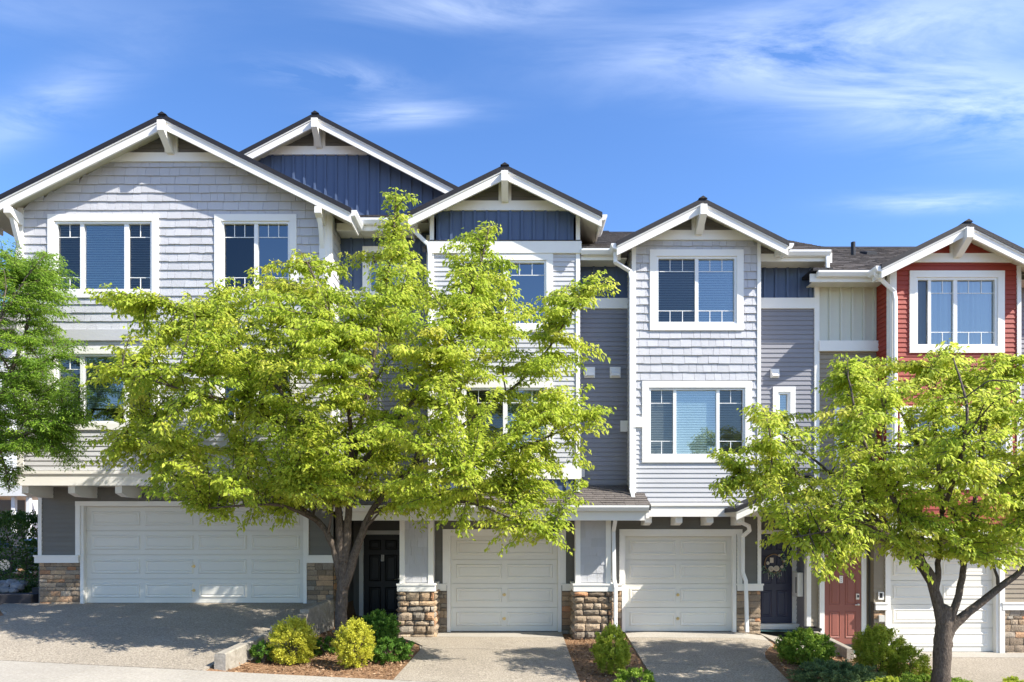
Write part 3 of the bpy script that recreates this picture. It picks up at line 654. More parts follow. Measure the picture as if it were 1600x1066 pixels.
# ================================================================== house B (navy gable over single garage)
B = thing('townhouse', 'townhouse with navy batten gable above single garage, stone piers and black front door', 'townhouse', GRP)
dB = 14.5; yB = -.5; pB = fpl(dB)
bx0, bx1 = wx(672, dB), wx(906, dB); bxc = wx(789, dB); ztB = wz(258, 14.12); sB = .49; hwB = wx(941, 14.12) - bxc; zrB = ztB - .13
zeB = zrB - sB * (bx1 - bxc)
zB1, zB2 = wz(330, dB), wz(378.5, dB); zB3 = wz(397, dB); zB4 = wz(729, dB); zB5 = wz(749, dB); zB6 = 3.02
wB1 = (wx(715, dB), wx(864, dB), wz(519, dB), zB3 - .002); wB2 = (wx(715, dB), wx(864, dB), wz(722, dB), wz(596, dB))
hB = [hole_of(*v) for v in (wB1, wB2)]
clB = lambda u: zrB - sB * abs(u - bxc)
q = MB(); q.add([(bx0, yB, zB2), (bx1, yB, zB2), (bx1, yB, zeB), (bxc, yB + .0, zrB), (bx0, yB, zeB)], [(0, 1, 2, 3, 4)]); bw = q.obj('batten_wall', M_BLUE, B)
battens(bw, M_BLUE, pB, bx0 + .13, bx1 - .08, zB2, zB1, .25, clip=clB, start=wx(685, dB))
bx('belly_band', M_WHITE, B, bx0 - .03, bx1 + .03, yB - .06, yB - .001, zB3, zB2)
bx('drip_cap', M_EDGE, B, bx0, bx1, yB - .066, yB - .02, zB2 + .001, zB2 + .02)
planks_wall(B, 'siding_wall', M_LIGHT, pB, bx0, bx1, zB4, zB3, hB)
bx('skirt_board', M_WHITE, B, bx0 - .03, bx1 + .03, yB - .06, yB, zB5, zB4)
lw = backing(B, 'batten_wall', M_BLUE, pB, bx0, bx1, zB6 - .15, zB5)
battens(lw, M_BLUE, pB, bx0 + .1, bx1 - .09, zB6, zB5, .245, start=wx(722, dB) - .98)
bx('flashing', M_EDGE, B, bx0, bx1, yB - .05, yB - .001, zB6 - .03, zB6 + .035)
for a, c in ((bx0, bx0 + .085), (bx1 - .085, bx1)):
    vtrim(B, a, c, yB - .035, yB, zB2 + .02, zeB + .03); vtrim(B, a, c, yB - .032, yB, zB4, zB3); vtrim(B, a, c, yB - .032, yB, zB6, zB5)
pBR = Plane2(bx1, 'R'); planks_wall(B, 'side_wall', M_LAV, pBR, yB + .0, .0, zB6 - .1, zeB)
pBL = Plane2(bx0, 'L'); planks_wall(B, 'side_wall', M_LIGHT, pBL, yB, .0, zB6 - .1, zeB)
gable_roof(B, bxc, ztB, hwB, sB, -.88, 3.2, gback=-.05)
gable_trim(B, bxc, ztB, sB, yB, -.88, zB1, wz(315, dB), M_GREY)
window(B, pB, *wB1, pan3(0, [(728, 786, (.33, .67), True), (793, 853, (.33, .67), False)], dB), rows=(.215, .785))
window(B, pB, *wB2, pan3(0, [(728, 786, (.33, .67), True), (793, 853, (.33, .67), False)], dB), rows=(.215, .785), blind=('slat', .3))
# recess between B and C
sx0, sx1 = bx1, wx(985); zeS = wz(391, 14.5)
zs1, zs2 = wz(467), wz(483)
q = backing(B, 'batten_wall', M_BLUE, pRec, sx0, sx1, zs1, zeS - .05); battens(q, M_BLUE, pRec, sx0 + .2, sx1, zs1, zeS - .1, .25)
bx('belly_band', M_WHITE, B, sx0, sx1, -.05, 0, zs2, zs1)
planks_wall(B, 'siding_wall', M_LAV, pRec, sx0, sx1, 3.05, zs2)
for px in (921, 961): sq_vent(B, wx(px), wz(582.5), -.014, .235)
bx('band_return', M_WHITE, B, wx(969), wx(981), -.06, -.001, wz(675), wz(658))
bx('meter_box', M_PLATE, B, wx(908), wx(913), -.09, -.001, wz(746), wz(733))
main_roof(B, wx(660, 14.5), wx(985, 14.5) + .3, zeS + .06, .5, -.48)
eave_gutter(B, bx1 + .02, wx(958, 14.5), -.60, zeS)
bx('eave_fascia', M_WHITE, B, bx1 + .02, wx(970, 14.5), -.475, -.44, zeS - .20, zeS - .03); bx('soffit', M_SOFF, B, bx1 + .02, wx(980, 14.5), -.44, .03, zeS - .16, zeS - .14)
downspout(B, [(bx0 - .36, -.62, zeB - .13), (bx0 - .36, -.60, zeB - .3), (bx0 - .02, yB - .07, zeB - .62), (bx0 + .0, yB - .085, zeB - .8), (bx0 + .0, yB - .085, zB6 + .1)])
# porch roof with gutter
px0, px1 = wx(520, 13.8), wx(1017, 13.8); yE = -1.2; zE = wz(790, 13.8); sP = .40
q = MB(); q.prism([(yE, zE), (.12, zE + sP * (.12 - yE)), (.12, zE + sP * (.12 - yE) - .1), (yE, zE - .1)], lambda y, z: (px0, y, z), lambda y, z: (px1 if y < -.5 else px1, y, z)); prf = q.obj('porch_roof', M_EDGE, B)
roof_courses(prf, px0, px1, yE - .02, zE + .002, .0, sP)
eave_gutter(B, px0, px1 - .05, yE - .10, zE + .0); bx('porch_beam', M_WHITE, B, px0 + .2, px1 - .1, yE + .03, yE + .30, zE - .30, zE - .09)
bx('porch_ceiling', M_SOFF, B, px0 + .1, px1 - .12, yE + .301, 1.78, zE - .20, zE - .17)
bx('rake_end', M_WHITE, B, px1 - .10, px1 - .03, yE + .02, -.5, zE - .26, zE - .08)
# piers
zc0, zc1 = wz(924, 14.3), wz(912, 14.3)
def pier(parent, xa_, xb_, yf, yb_, zbase, ztop):
    st = bx('stone_pier', M_MORTAR, parent, xa_ + .03, xb_ - .03, yf + .03, yb_, zbase - .1, zc0 + .01)
    stones(st, Plane2(yf + .03, 'F'), xa_, xb_, zbase - .05, zc0); stones(st, Plane2(xb_ - .03, 'R'), yf, yb_, zbase - .05, zc0); stones(st, Plane2(xa_ + .03, 'L'), yf, yb_, zbase - .05, zc0)
    cap(parent, xa_ - .03, xb_ + .03, yf - .04, yb_, zc0, zc1)
    sh = bx('shingle_post', M_SHING, parent, xa_ + .06, xb_ - .06, yf + .06, yb_ - .05, zc1, ztop)
    shingles(sh, M_SHING, Plane2(yf + .058, 'F'), xa_ + .13, xb_ - .13, zc1 + .03, ztop, (), .185, .014)
    for a in (xa_ + .03, xb_ - .135):
        vtrim(parent, a, a + .105, yf + .03, yf + .061, zc1, ztop)
    vtrim(parent, xb_ - .061, xb_ - .03, yf + .061, yf + .16, zc1, ztop); vtrim(parent, xa_ + .03, xa_ + .061, yf + .061, yf + .16, zc1, ztop)
pier(B, wx(622, 14.3), wx(679, 14.3), -.72, -.02, .0, zE - .1)
pier(B, wx(897, 14.3), wx(957, 14.3), -.72, -.02, .0, zE - .1)
gB0, gB1 = wx(704), wx(872)
hgb = [(gB0 - .078, gB1 + .078, -1, 2.16)]
planks_wall(B, 'lower_wall', M_GREY, pW, wx(676), wx(957), wz(912), 3.0, hgb)
zq0, zq1 = wz(923), wz(912)
base_wall(B, wx(676), gB0 - .079, -.15, -.05, zq1, .07, .16); base_wall(B, gB1 + .079, wx(957), -.15, -.05, zq1, .07, .16)
cap(B, wx(679), gB0 - .07, -.07, 0, zq0, zq1); cap(B, gB1 + .075, wx(900), -.07, 0, zq0, zq1)
casing(B, wx(692), wx(884), zq1 + .002, wz(827), .12)
garage(B, gB0, gB1, 0.005, 2.11, 2, label='cream white single garage door behind two stone piers')
# entry recess of B
dE = 16.8; yd = 1.8
ex0, ex1 = lx1 + .12, wx(700)
bx('entry_wall', M_GREY, B, ex0 - .1, ex1 + .4, yd, yd + .1, -.1, 3.0); bx('entry_side', M_GREY, B, wx(676), wx(676) + .1, .12, yd, -.1, 2.9)
bx('upper_wall_beam', M_GREY, B, ex0, wx(676), -.02, .12, zE - .17, 2.6)
D0, D1 = wx(569, dE), wx(626, dE); zd0, zd1 = wz(965, dE), wz(836, dE)
dr = bx('front_door', M_BLACK, B, D0, D1 + .05, yd - .05, yd - .005, zd0, zd1); dr['label'] = 'black front door in a deep shaded porch'
def door_panels(dr, D0, D1, z0, z1, y, m, rows_, cols_=2):
    st = .115 * (D1 - D0) / .86; mid = .10
    wdt = (D1 - D0 - 2 * st - mid * (cols_ - 1)) / cols_
    for a, c in rows_:
        for i in range(cols_):
            u = D0 + st + i * (wdt + mid); e, f = z0 + (z1 - z0) * a, z0 + (z1 - z0) * c; q = MB(); vs = []
            for ins, dy in ((0, .0005), (.014, -.012), (.03, -.002), (.045, -.002), (.065, -.010)): vs += [(u + ins, y + dy, e + ins), (u + wdt - ins, y + dy, e + ins), (u + wdt - ins, y + dy, f - ins), (u + ins, y + dy, f - ins)]
            q.add(vs, [(i_ * 4 + k, i_ * 4 + (k + 1) % 4, i_ * 4 + 4 + (k + 1) % 4, i_ * 4 + 4 + k) for i_ in range(4) for k in range(4)] + [(16, 17, 18, 19)]); q.obj('door_panel', m, dr)
SIX = [(.07, .37), (.44, .76), (.82, .94)]
door_panels(dr, D0, D1 + .05, zd0, zd1, yd - .05, M_BLACK, SIX)
def plate(parent, x, z, y, w_=.075, h=.16):
    p = bx('number_plate', M_WHITE, parent, x - w_ / 2, x + w_ / 2, y - .012, y, z - h / 2, z + h / 2)
    q = MB()
    for k, zz in enumerate((.045, 0, -.045)): q.box(x - .014, x + .014, y - .0145, y - .012, z + zz - .013, z + zz + .013)
    q.obj('number_marks', M_PLATE, p)
plate(dr, wx(598.5, dE), wz(872, dE), yd - .05)
q = MB(); q.tube([(D1 - .03, yd - .05, zd0 + .95), (D1 - .03, yd - .11, zd0 + .95)], .018, 10); q.tube([(D1 - .02, yd - .105, zd0 + .95), (D1 - .13, yd - .105, zd0 + .95)], .012, 8); q.obj('door_handle', M_STEEL, dr)
q = MB(); q.box(D0 - .11, D0 - .005, yd - .07, yd, zd0 - .02, zd1 + .11); q.box(D0 - .005, D1 + .2, yd - .068, yd, zd1 + .012, zd1 + .11); q.box(D1 + .06, D1 + .16, yd - .07, yd, zd0 - .02, zd1 + .011); q.obj('door_frame', M_WHITE, B)
bx('threshold', M_SOFF, B, D0 - .1, D1 + .15, yd - .2, yd - .071, zd0 - .09, zd0 - .012)
shell(B, wx(676), wx(957), -.3, 7.7)
# ================================================================== house C (pale shingle gable, navy door)
C = thing('townhouse', 'pale grey shingled townhouse with single garage and navy front door', 'townhouse', GRP)
dC = 14.5; yC = -.5; pC = fpl(dC)
cx0, cx1 = wx(987, dC), wx(1188, dC); cxc = wx(1090, dC); ztC = wz(310, 14.12); sC = .50; hwC = wx(1226, 14.2) - wx(1092, 14.2); zrC = ztC - .13
zeC = zrC - sC * (cx1 - cxc); zbotC = wz(807.5, dC); zbC = wz(376, dC); zmid = wz(660, dC)
wC1 = (wx(1015, dC), wx(1161, dC), wz(517, dC), wz(391, dC)); wC2 = (wx(1003, dC), wx(1174, dC), wz(723, dC), wz(596, dC))
hC = [hole_of(*v) for v in (wC1, wC2)]
clipC = lambda z: (cxc - (zrC - z) / sC, cxc + (zrC - z) / sC)
sw_ = backing(C, 'shingle_wall', M_SHING, pC, cx0, cx1, zmid, zeC, hC, gap=.01)
q = MB(); q.add([(cx0, yC + .011, zeC), (cx1, yC + .011, zeC), (cxc, yC + .011, zrC)], [(0, 1, 2)]); q.obj('gable_backing', M_SHING, C)
shingles(sw_, M_SHING, pC, cx0 + .08, cx1 - .08, zmid, zbC, hC, clip=clipC, wmin=.13, wmax=.27)
planks_wall(C, 'siding_wall', M_LIGHT, pC, cx0, cx1, zbotC + .22, zmid, [hC[1]])
for a, c in ((wx(986, dC), wx(1003.5, dC)), (wx(1173.5, dC), wx(1189, dC))): bx('belly_band', M_WHITE, C, a, c, yC - .055, yC, wz(668, dC), wz(652, dC))
for a, c in ((cx0, cx0 + .085), (cx1 - .075, cx1)): vtrim(C, a, c, yC - .035, yC, wz(785, dC), zeC + .04)
bx('fascia_board', M_WHITE, C, cx0, cx1 + .02, yC - .05, yC, zbotC, wz(791, dC)); bx('ledge', M_WHITE, C, cx0, cx1 + .02, yC - .075, yC, wz(791, dC) + .001, wz(787.5, dC))
bx('bay_floor', M_SOFF, C, cx0, cx1, yC + .001, 0, zbotC + .02, zbotC + .2)
planks_wall(C, 'side_wall', M_LIGHT, Plane2(cx0, 'L'), yC, 0, zbotC + .2, zeC); planks_wall(C, 'side_wall', M_LIGHT, Plane2(cx1, 'R'), yC, 0, zbotC + .2, zeC)
gable_roof(C, cxc, ztC, hwC, sC, -.88, 3.0, gback=-.55)
gable_trim(C, cxc, ztC, sC, yC, -.88, zbC, wz(361, dC), M_GREY)
window(C, pC, *wC1, pan3(0, [(1027, 1086, (.33, .67), True), (1091.5, 1152, (.33, .67), False)], dC), rows=(.205, .79), blind=('slat', .03))
window(C, pC, *wC2, pan3(0, [(1014, 1052, (.5,), True), (1057, 1119.5, (), False), (1124.5, 1162, (.5,), True)], dC), rows=(.22, .78), blind=('slat', .03))
for px in (1008, 1056, 1104.5, 1153): bracket(C, wx(px, dC), wx(px, dC) + .145, 0, yC + .02, zbotC + .019, .20)
downspout(C, [(wx(962, 14.2), -.74, wz(393, 14.2)), (wx(962, 14.2), -.74, wz(408, 14.2)), (wx(984, 14.45), -.56, wz(424, 14.45)), (wx(985.5, 14.45), -.58, wz(436, 14.45)), (wx(985.5, 14.45), -.58, wz(764, 14.45)), (wx(991, 14.2), -.8, wz(785, 14.2))])
gC0, gC1 = wx(977), wx(1145)
hgc = [(gC0 - .078, gC1 + .078, -1, 2.15)]
planks_wall(C, 'lower_wall', M_GREY, pW, wx(957) + .002, wx(1188), wz(912), zbotC + .05, hgc)
base_wall(C, wx(957) + .002, gC0 - .079, -.15, -.05, zq1, .07, .16); lb = base_wall(C, gC1 + .079, wx(1188), -.15, -.05, zq1, .07, .16); stones(lb, Plane2(wx(1188), 'R'), .0, .75, -.05, zq0, True, .07, .16)
cap(C, wx(957), gC0 - .07, -.07, 0, zq0, zq1); cap(C, gC1 + .075, wx(1192), -.07, 0, zq0, zq1)
vtrim(C, wx(1183), wx(1188.5), -.035, 0, zq1, 2.75)
casing(C, wx(967.5), wx(1159), zq1 + .002, wz(827), .11)
garage(C, gC0, gC1, .005, 2.10, 2, label='white single garage door beside a downspout')
downspout(C, [(wx(1154, 13.75), -1.2, wz(808, 13.75)), (wx(1156, 13.8), -1.15, wz(815, 13.8)), (wx(1171, 14.6), -.35, wz(822, 14.6)), (wx(1171, 14.7), -.3, wz(829, 14.7)), (wx(1162, 14.85), -.09, wz(838, 14.85)), (wx(1162, 14.85), -.09, wz(895, 14.85)), (wx(1166, 14.85), -.12, wz(908, 14.85)), (wx(1168, 14.85), -.12, .03)])
downspout(C, [(wx(963, 13.85), -1.12, wz(800, 13.85)), (wx(961.5, 14), -1.0, wz(812, 14)), (wx(959, 14.3), -.66, wz(830, 14.3)), (wx(959.5, 14.25), -.75, wz(905, 14.25)), (wx(962, 14.2), -.78, wz(918, 14.2)), (wx(962, 14.2), -.78, .02)])
# recess right of C
tx0, tx1 = cx1, wx(1275); zeT = wz(393, 14.5); zt1, zt2 = wz(466.5), wz(483)
q = backing(C, 'batten_wall', M_BLUE, pRec, tx0, tx1 - .05, zt1, zeT - .05); battens(q, M_BLUE, pRec, tx0 + .12, tx1 - .07, zt1, zeT - .1, .25)
bx('belly_band', M_WHITE, C, tx0, tx1 - .05, -.05, 0, zt2, zt1)
wC3 = (wx(1207), wx(1242), wz(690), wz(605)); hC3 = hole_of(*wC3, .10)
planks_wall(C, 'siding_wall', M_LAV, pRec, tx0, tx1 - .05, 2.7, zt2, [hC3])
window(C, pRec, *wC3, [(wC3[0] + .1, wC3[1] - .1, (), False)], cw=.11, blind=('slat', .5))
sq_vent(C, wx(1210), wz(584), -.014, .19)
vtrim(C, wx(1271.5), wx(1279), -.045, .1, 2.3, zeT - .1)
main_roof(C, wx(985, 14.5) + .301, wx(1303, 14.45), zeT + .06, .5, -.48)
eave_gutter(C, cx1 + .30, wx(1299, 14.4), -.60, zeT)
bx('eave_fascia', M_WHITE, C, cx1 + .02, wx(1300, 14.5), -.475, -.44, zeT - .20, zeT - .03); bx('soffit', M_SOFF, C, cx1 + .02, wx(1300, 14.5), -.44, .03, zeT - .16, zeT - .14)
bx('gable_end_wall', M_LAV, C, wx(1279) - .05, wx(1279), .1, 9.5, 3, 8.1)
q = MB(); zz = zeT + .06
q.prism([(-.5, zz - .09), (4.9, zz + 2.61), (4.9, zz + 2.40), (-.5, zz - .30)], lambda y, z: (wx(1303, 14.45) - .06, y, z), lambda y, z: (wx(1303, 14.45) - .015, y, z)); q.obj('rake_board', M_WHITE, C)
downspout(C, [(wx(1294, 14.42), -.53, zeT - .1), (wx(1295, 14.42), -.53, zeT - .42)])
# porch gable over the entries
yP = 13.7 - 15; pxc = wx(1262, 13.7); ztP = wz(742, 13.7); hwP = pxc - wx(1150, 13.7); sPg = .46
gable_roof(C, pxc, ztP, hwP, sPg, yP, .0, th=.08, fas=.17, gl=False, gr=False)
q = MB(); zrp = ztP - .12; q.add([(pxc - hwP + .2, yP + .25, zrp - sPg * (hwP - .2)), (pxc + hwP - .2, yP + .25, zrp - sPg * (hwP - .2)), (pxc, yP + .25, zrp)], [(0, 1, 2)]); pw_ = q.obj('porch_gable_wall', M_GREY, C)
zp0 = zrp - sPg * (hwP - .2)
siding(pw_, M_GREY, Plane2(yP + .25, 'F'), pxc - hwP, pxc + hwP, zp0 + .13, zrp, clip=lambda z: (pxc - (zrp - z) / sPg, pxc + (zrp - z) / sPg))
bx('porch_beam', M_WHITE, C, pxc - hwP + .12, pxc + hwP - .12, yP + .2, yP + .34, zp0 - .06, zp0 + .13)
bx('porch_ceiling', M_SOFF, C, pxc - hwP + .12, pxc + hwP - .12, yP + .341, .78, zp0 - .02, zp0 + .02)
# entry C
yd = .8; dE = 15.8
bx('entry_wall', M_GREY, C, wx(1180, dE), wx(1264, dE), yd, yd + .1, -.3, zp0 + .1)
bx('side_wall', M_GREY, C, wx(1188) - .1, wx(1188), .12, yd, -.2, zp0)
D0, D1 = wx(1180, dE), wx(1236, dE); zd0, zd1 = wz(973, dE), wz(835, dE)
dr = bx('front_door', M_NAVY, C, D0, D1, yd - .05, yd - .002, zd0, zd1); dr['label'] = 'navy blue panelled front door'
door_panels(dr, D0, D1, zd0, zd1, yd - .05, M_NAVY, SIX)
q = MB(); q.box(D1 + .004, D1 + .115, yd - .07, yd, zd0 - .01, zd1 + .1); q.box(D0 - .1, D1 + .0035, yd - .069, yd, zd1 + .008, zd1 + .1); q.obj('door_frame', M_WHITE, C)
bx('threshold', M_WHITE, C, wx(1188), D1 + .12, yd - .22, yd - .071, zd0 - .13, zd0 - .005); bx('entry_step', M_TEALD, C, wx(1188), D1 + .1, yd - .5, yd - .221, -.02, zd0 - .13)
xs_ = wx(1261, 15.2) - .022
mb = bx('mailbox', M_GUT, C, xs_ - .12, xs_, .36, .62, wz(932, 15.4), wz(895, 15.4)); bx('slot', M_BLACK, mb, xs_ - .123, xs_ - .119, .42, .47, wz(927, 15.4), wz(902, 15.4))
shell(C, wx(957) + .01, wx(1188) - .0, -.3, 7.7)
# ================================================================== house D (red)
D = thing('townhouse', 'red sided townhouse with cream batten recess and dusty red front door at right', 'townhouse', GRP)
dD = 14.45; yD = -.55; pD = fpl(dD)
dx0, dx1 = wx(1391.5, dD), wx(1594, dD); dxc = wx(1499, dD); dxa = wx(1507, 14.07); ztD = wz(346, 14.07); sD = .495; hwD = dxa - wx(1369, 14.15); zrD = ztD - .13
dxc = dxa = (dx0 + dx1) / 2
zeD = zrD - sD * (dx1 - dxc); zbD = wz(411, dD); zbotD = zbotC - .45
wD1 = (wx(1420, dD), wx(1568, dD), wz(552, dD), wz(424, dD)); wD2 = (wx(1405, dD), wx(1580, dD), wz(765, dD), wz(635, dD))
hD = [hole_of(*v) for v in (wD1, wD2)]
clipD = lambda z: (dxc - (zrD - z) / sD, dxc + (zrD - z) / sD)
w_ = backing(D, 'siding_wall', M_RED, pD, dx0, dx1, zbotD + .2, zeD, hD, gap=.012)
q = MB(); q.add([(dx0, yD + .013, zeD), (dx1, yD + .013, zeD), (dxc, yD + .013, zrD)], [(0, 1, 2)]); q.obj('gable_backing', M_RED, D)
siding(w_, M_RED, pD, dx0 + .1, dx1 - .08, zbotD + .2, zbD, hD, clip=clipD)
for a, c in ((dx0, dx0 + .11), (dx1 - .085, dx1)): vtrim(D, a, c, yD - .035, yD, zbotD + .2, zeD + .03)
planks_wall(D, 'side_wall', M_RED, Plane2(dx0, 'L'), yD + .1, 0, zbotD + .2, zeD); planks_wall(D, 'side_wall', M_RED, Plane2(dx1, 'R'), yD + .1, 0, zbotD + .2, zeD)
vtrim(D, dx0 - .03, dx0 - .001, yD - .035, yD + .1, zbotD + .2, zeD)
gable_roof(D, dxc, ztD, hwD, sD, -.93, 3.0, gback=-.55)
gable_trim(D, dxc, ztD, sD, yD, -.93, zbD, wz(397, dD), M_RED)
bx('fascia_board', M_WHITE, D, dx0, dx1, yD - .05, yD, zbotD, zbotD + .22); bx('bay_floor', M_SOFF, D, dx0, dx1, yD + .001, 0, zbotD + .02, zbotD + .19)
for k in range(4): bracket(D, dx0 + .2 + k * .72, dx0 + .345 + k * .72, 0, yD + .02, zbotD + .019, .20)
window(D, pD, *wD1, [(wx(1430, dD), wx(1450.5, dD), (), True), (wx(1455, dD), wx(1490, dD), (.55,), False), (wx(1496, dD), wx(1557, dD), (.33, .67), False)], rows=(.215, .785), blind=('curtain', 0))
window(D, pD, *wD2, pan3(0, [(1417, 1454, (.5,), True), (1460, 1524, (), False), (1530, 1568, (.5,), True)], dD), rows=(.215, .785), blind=('slat', .1))
downspout(D, [(wx(1371, 14.15), -.80, zeD - .13), (wx(1371, 14.15), -.80, zeD - .25), (wx(1396, 14.4), -.62, zeD - .53), (wx(1398, 14.38), -.64, zeD - .7), (wx(1398, 14.38), -.64, zbotD + .1)])
# recess left of D
ux0, ux1 = wx(1279) + .001, dx0; zeU = wz(425, 14.5); zu1, zu2 = wz(534), wz(550)
q = backing(D, 'batten_wall', M_CREAM, pRec, ux0, ux1, zu1, zeU - .05); battens(q, M_CREAM, pRec, ux0 + .10, ux1 - .02, zu1, zeU - .1, .245)
bx('belly_band', M_WHITE, D, wx(1278), wx(1376), -.09, 0, zu2, zu1)
wD3 = (wx(1303), wx(1338), wz(722), wz(637)); hD3 = hole_of(*wD3, .10)
planks_wall(D, 'siding_wall', M_TAN, pRec, ux0, ux1, zp0 - .3, zu2, [hD3])
window(D, pRec, *wD3, [(wD3[0] + .1, wD3[1] - .1, (), False)], cw=.11)
main_roof(D, wx(1303, 14.45) + .012, wx(1660, 14.45) + 1.2, zeU + .06, .5, -.48)
bx('roof_kick', M_EDGE, D, wx(1272, 14.4), wx(1303, 14.4), -.56, .0, zeU + .005, zeU + .07)
eave_gutter(D, wx(1279, 14.4), wx(1372, 14.4) - .02, -.60, zeU); bx('eave_fascia', M_WHITE, D, wx(1270, 14.4), wx(1384, 14.5), -.475, -.44, zeU - .20, zeU - .03); bx('soffit', M_SOFF, D, wx(1279, 14.4), wx(1390, 14.5), -.44, .03, zeU - .16, zeU - .14)
zzz = lambda y: zeU + .06 + .5 * (y + .48)
q = MB(); q.tube([(wx(1333, 17.6), 2.6, zzz(2.6) - .1), (wx(1333, 17.6), 2.6, zzz(2.6) + .34)], .055, 12); q.obj('vent_pipe', M_BLACK, D)
q = MB(); yy = 2.9; x_ = wx(1357, 17.9); q.prism([(yy - .18, zzz(yy - .18)), (yy - .18, zzz(yy - .18) + .09), (yy + .2, zzz(yy + .2) + .06), (yy + .2, zzz(yy + .2))], lambda y, z: (x_ - .13, y, z), lambda y, z: (x_ + .13, y, z)); q.obj('roof_vent', M_BLACK, D)
# garage level of D
gD0, gD1 = wx(1391), wx(1556); zfD = -.45
hgd = [(gD0 - .078, gD1 + .078, -2, zfD + 2.15)]
zqd0, zqd1 = wz(953), wz(941)
planks_wall(D, 'lower_wall', M_TAN, pW, wx(1357.5, 15.2), wx(1750), zqd1, zbotD + .33, hgd)
base_wall(D, wx(1357.5, 15.2), gD0 - .079, zfD - .2, zfD - .05, zqd1, .07, .16); base_wall(D, gD1 + .079, wx(1750), zfD - .2, zfD - .05, zqd1, .07, .16)
cap(D, wx(1358, 15.2), gD0 - .07, -.07, 0, zqd0, zqd1); cap(D, gD1 + .1, wx(1750), -.07, 0, zqd0, zqd1)
casing(D, wx(1382), wx(1568), zfD, zfD + 2.28, .11)
garage(D, gD0, gD1, zfD, 2.10, 2, label='white single garage door behind the right tree')
yd = .2; dE = 15.2
ew0 = wx(1261, dE)
bx('entry_wall', M_TAN, D, ew0, wx(1357, dE), yd, yd + .1, -.6, zp0 + .1); siding(D, M_TAN, Plane2(yd, 'F'), wx(1266, dE), wx(1280, dE), -.4, zp0)
q = backing(D, 'entry_side_wall', M_LAV, Plane2(ew0, 'L'), yd + .06, .82, -.5, zp0 + .1); siding(q, M_LAV, Plane2(ew0, 'L'), yd + .06, .8, -.1, zp0)
vtrim(D, ew0 - .02, wx(1266.5, dE), yd - .03, yd - .001, -.5, zp0); vtrim(D, ew0 - .022, ew0 - .001, yd - .001, yd + .09, -.5, zp0)
D0, D1 = wx(1286.5, dE), wx(1343.5, dE); zd0, zd1 = wz(1006, dE), wz(868, dE)
dr = bx('front_door', M_PINK, D, D0, D1, yd - .05, yd - .002, zd0, zd1); dr['label'] = 'dusty red panelled front door'
door_panels(dr, D0, D1, zd0, zd1, yd - .05, M_PINK, SIX)
plate(dr, wx(1314, 15.15), wz(905.5, 15.15), yd - .05)
kp = bx('keypad', M_STEEL, dr, wx(1338.5, 15.1), wx(1343.5, 15.1), yd - .08, yd - .05, wz(937, 15.1), wz(928, 15.1)); bx('screen', M_BLACK, kp, wx(1340, 15.1), wx(1343, 15.1), yd - .082, yd - .079, wz(934, 15.1), wz(930, 15.1))
q = MB(); q.tube([(wx(1342, 15.1), yd - .05, wz(945, 15.1)), (wx(1342, 15.1), yd - .1, wz(945, 15.1))], .022, 10); q.tube([(wx(1342.5, 15.1), yd - .1, wz(945, 15.1)), (wx(1336, 15.1), yd - .1, wz(945.5, 15.1))], .013, 8); q.obj('door_handle', M_STEEL, dr)
q = MB(); q.box(D0 - .11, D0 - .004, yd - .07, yd, zd0 - .05, zd1 + .1); q.box(D1 + .004, D1 + .11, yd - .07, yd, zd0 - .05, zd1 + .1); q.box(D0 - .004, D1 + .004, yd - .069, yd, zd1 + .008, zd1 + .1); q.obj('door_frame', M_WHITE, D)
bx('threshold', M_RUB, D, D0, D1, yd - .15, yd - .071, zd0 - .04, zd0 - .004)
bl = bx('door_bell', M_WHITE, D, wx(1371), wx(1379.5), -.04, -.012, wz(937), wz(925)); bx('bell_screen', M_BLACK, bl, wx(1373), wx(1377.5), -.043, -.039, wz(934), wz(926.5))
bx('outlet_cover', M_PLATE, D, wx(1371), wx(1379.5), -.075, -.0, wz(971), wz(961))
mt_ = bx('door_mat', M_TEAL, None, wx(1300, 14.9), wx(1352, 14.9), -.45, .1, -.436, -.425); tag(mt_, 'teal door mat in front of the dusty red door', 'mat')
tag(slab('entry_walk', M_CONC2, None, lambda d: 6.6, lambda d: 8.24, 14.0, 15.9, .004), kind='structure')
shell(D, wx(1357.5, 15.2), wx(1660), -.6, 7.2)
E_ = planks_wall(D, 'end_wall', M_LAV, fpl(15), dx1 + .01, dx1 + 2.4, 2.2, zeU - .05); bx('eave_fascia', M_WHITE, D, dx1 + .3, dx1 + 2.6, -.475, -.44, zeU - .20, zeU - .03); bx('soffit', M_SOFF, D, dx1 + .02, dx1 + 2.6, -.44, .03, zeU - .16, zeU - .14)
# ================================================================== small things
# planter
pt = thing('planter', 'square black planter beside the navy front door', 'planter')
xp, yp = wx(1263, 15.0), -.1; z0 = G(xp, 14.9)
q = MB(); hw_ = .145
q.prism([(-hw_, z0), (hw_, z0), (hw_ + .02, z0 + .36), (-hw_ - .02, z0 + .36)], lambda x, z: (xp + x, yp - hw_, z), lambda x, z: (xp + x, yp + hw_, z)); q.obj('pot', M_BLACK, pt)
q = MB(); hh = hw_ + .03
for a in ((xp - hh, xp + hh, yp - hh, yp - hh + .035), (xp - hh, xp + hh, yp + hh - .035, yp + hh), (xp - hh, xp - hh + .035, yp - hh + .035, yp + hh - .035), (xp + hh - .035, xp + hh, yp - hh + .035, yp + hh - .035)): q.box(*a, z0 + .34, z0 + .385)
q.obj('rim', M_BLACK, pt)
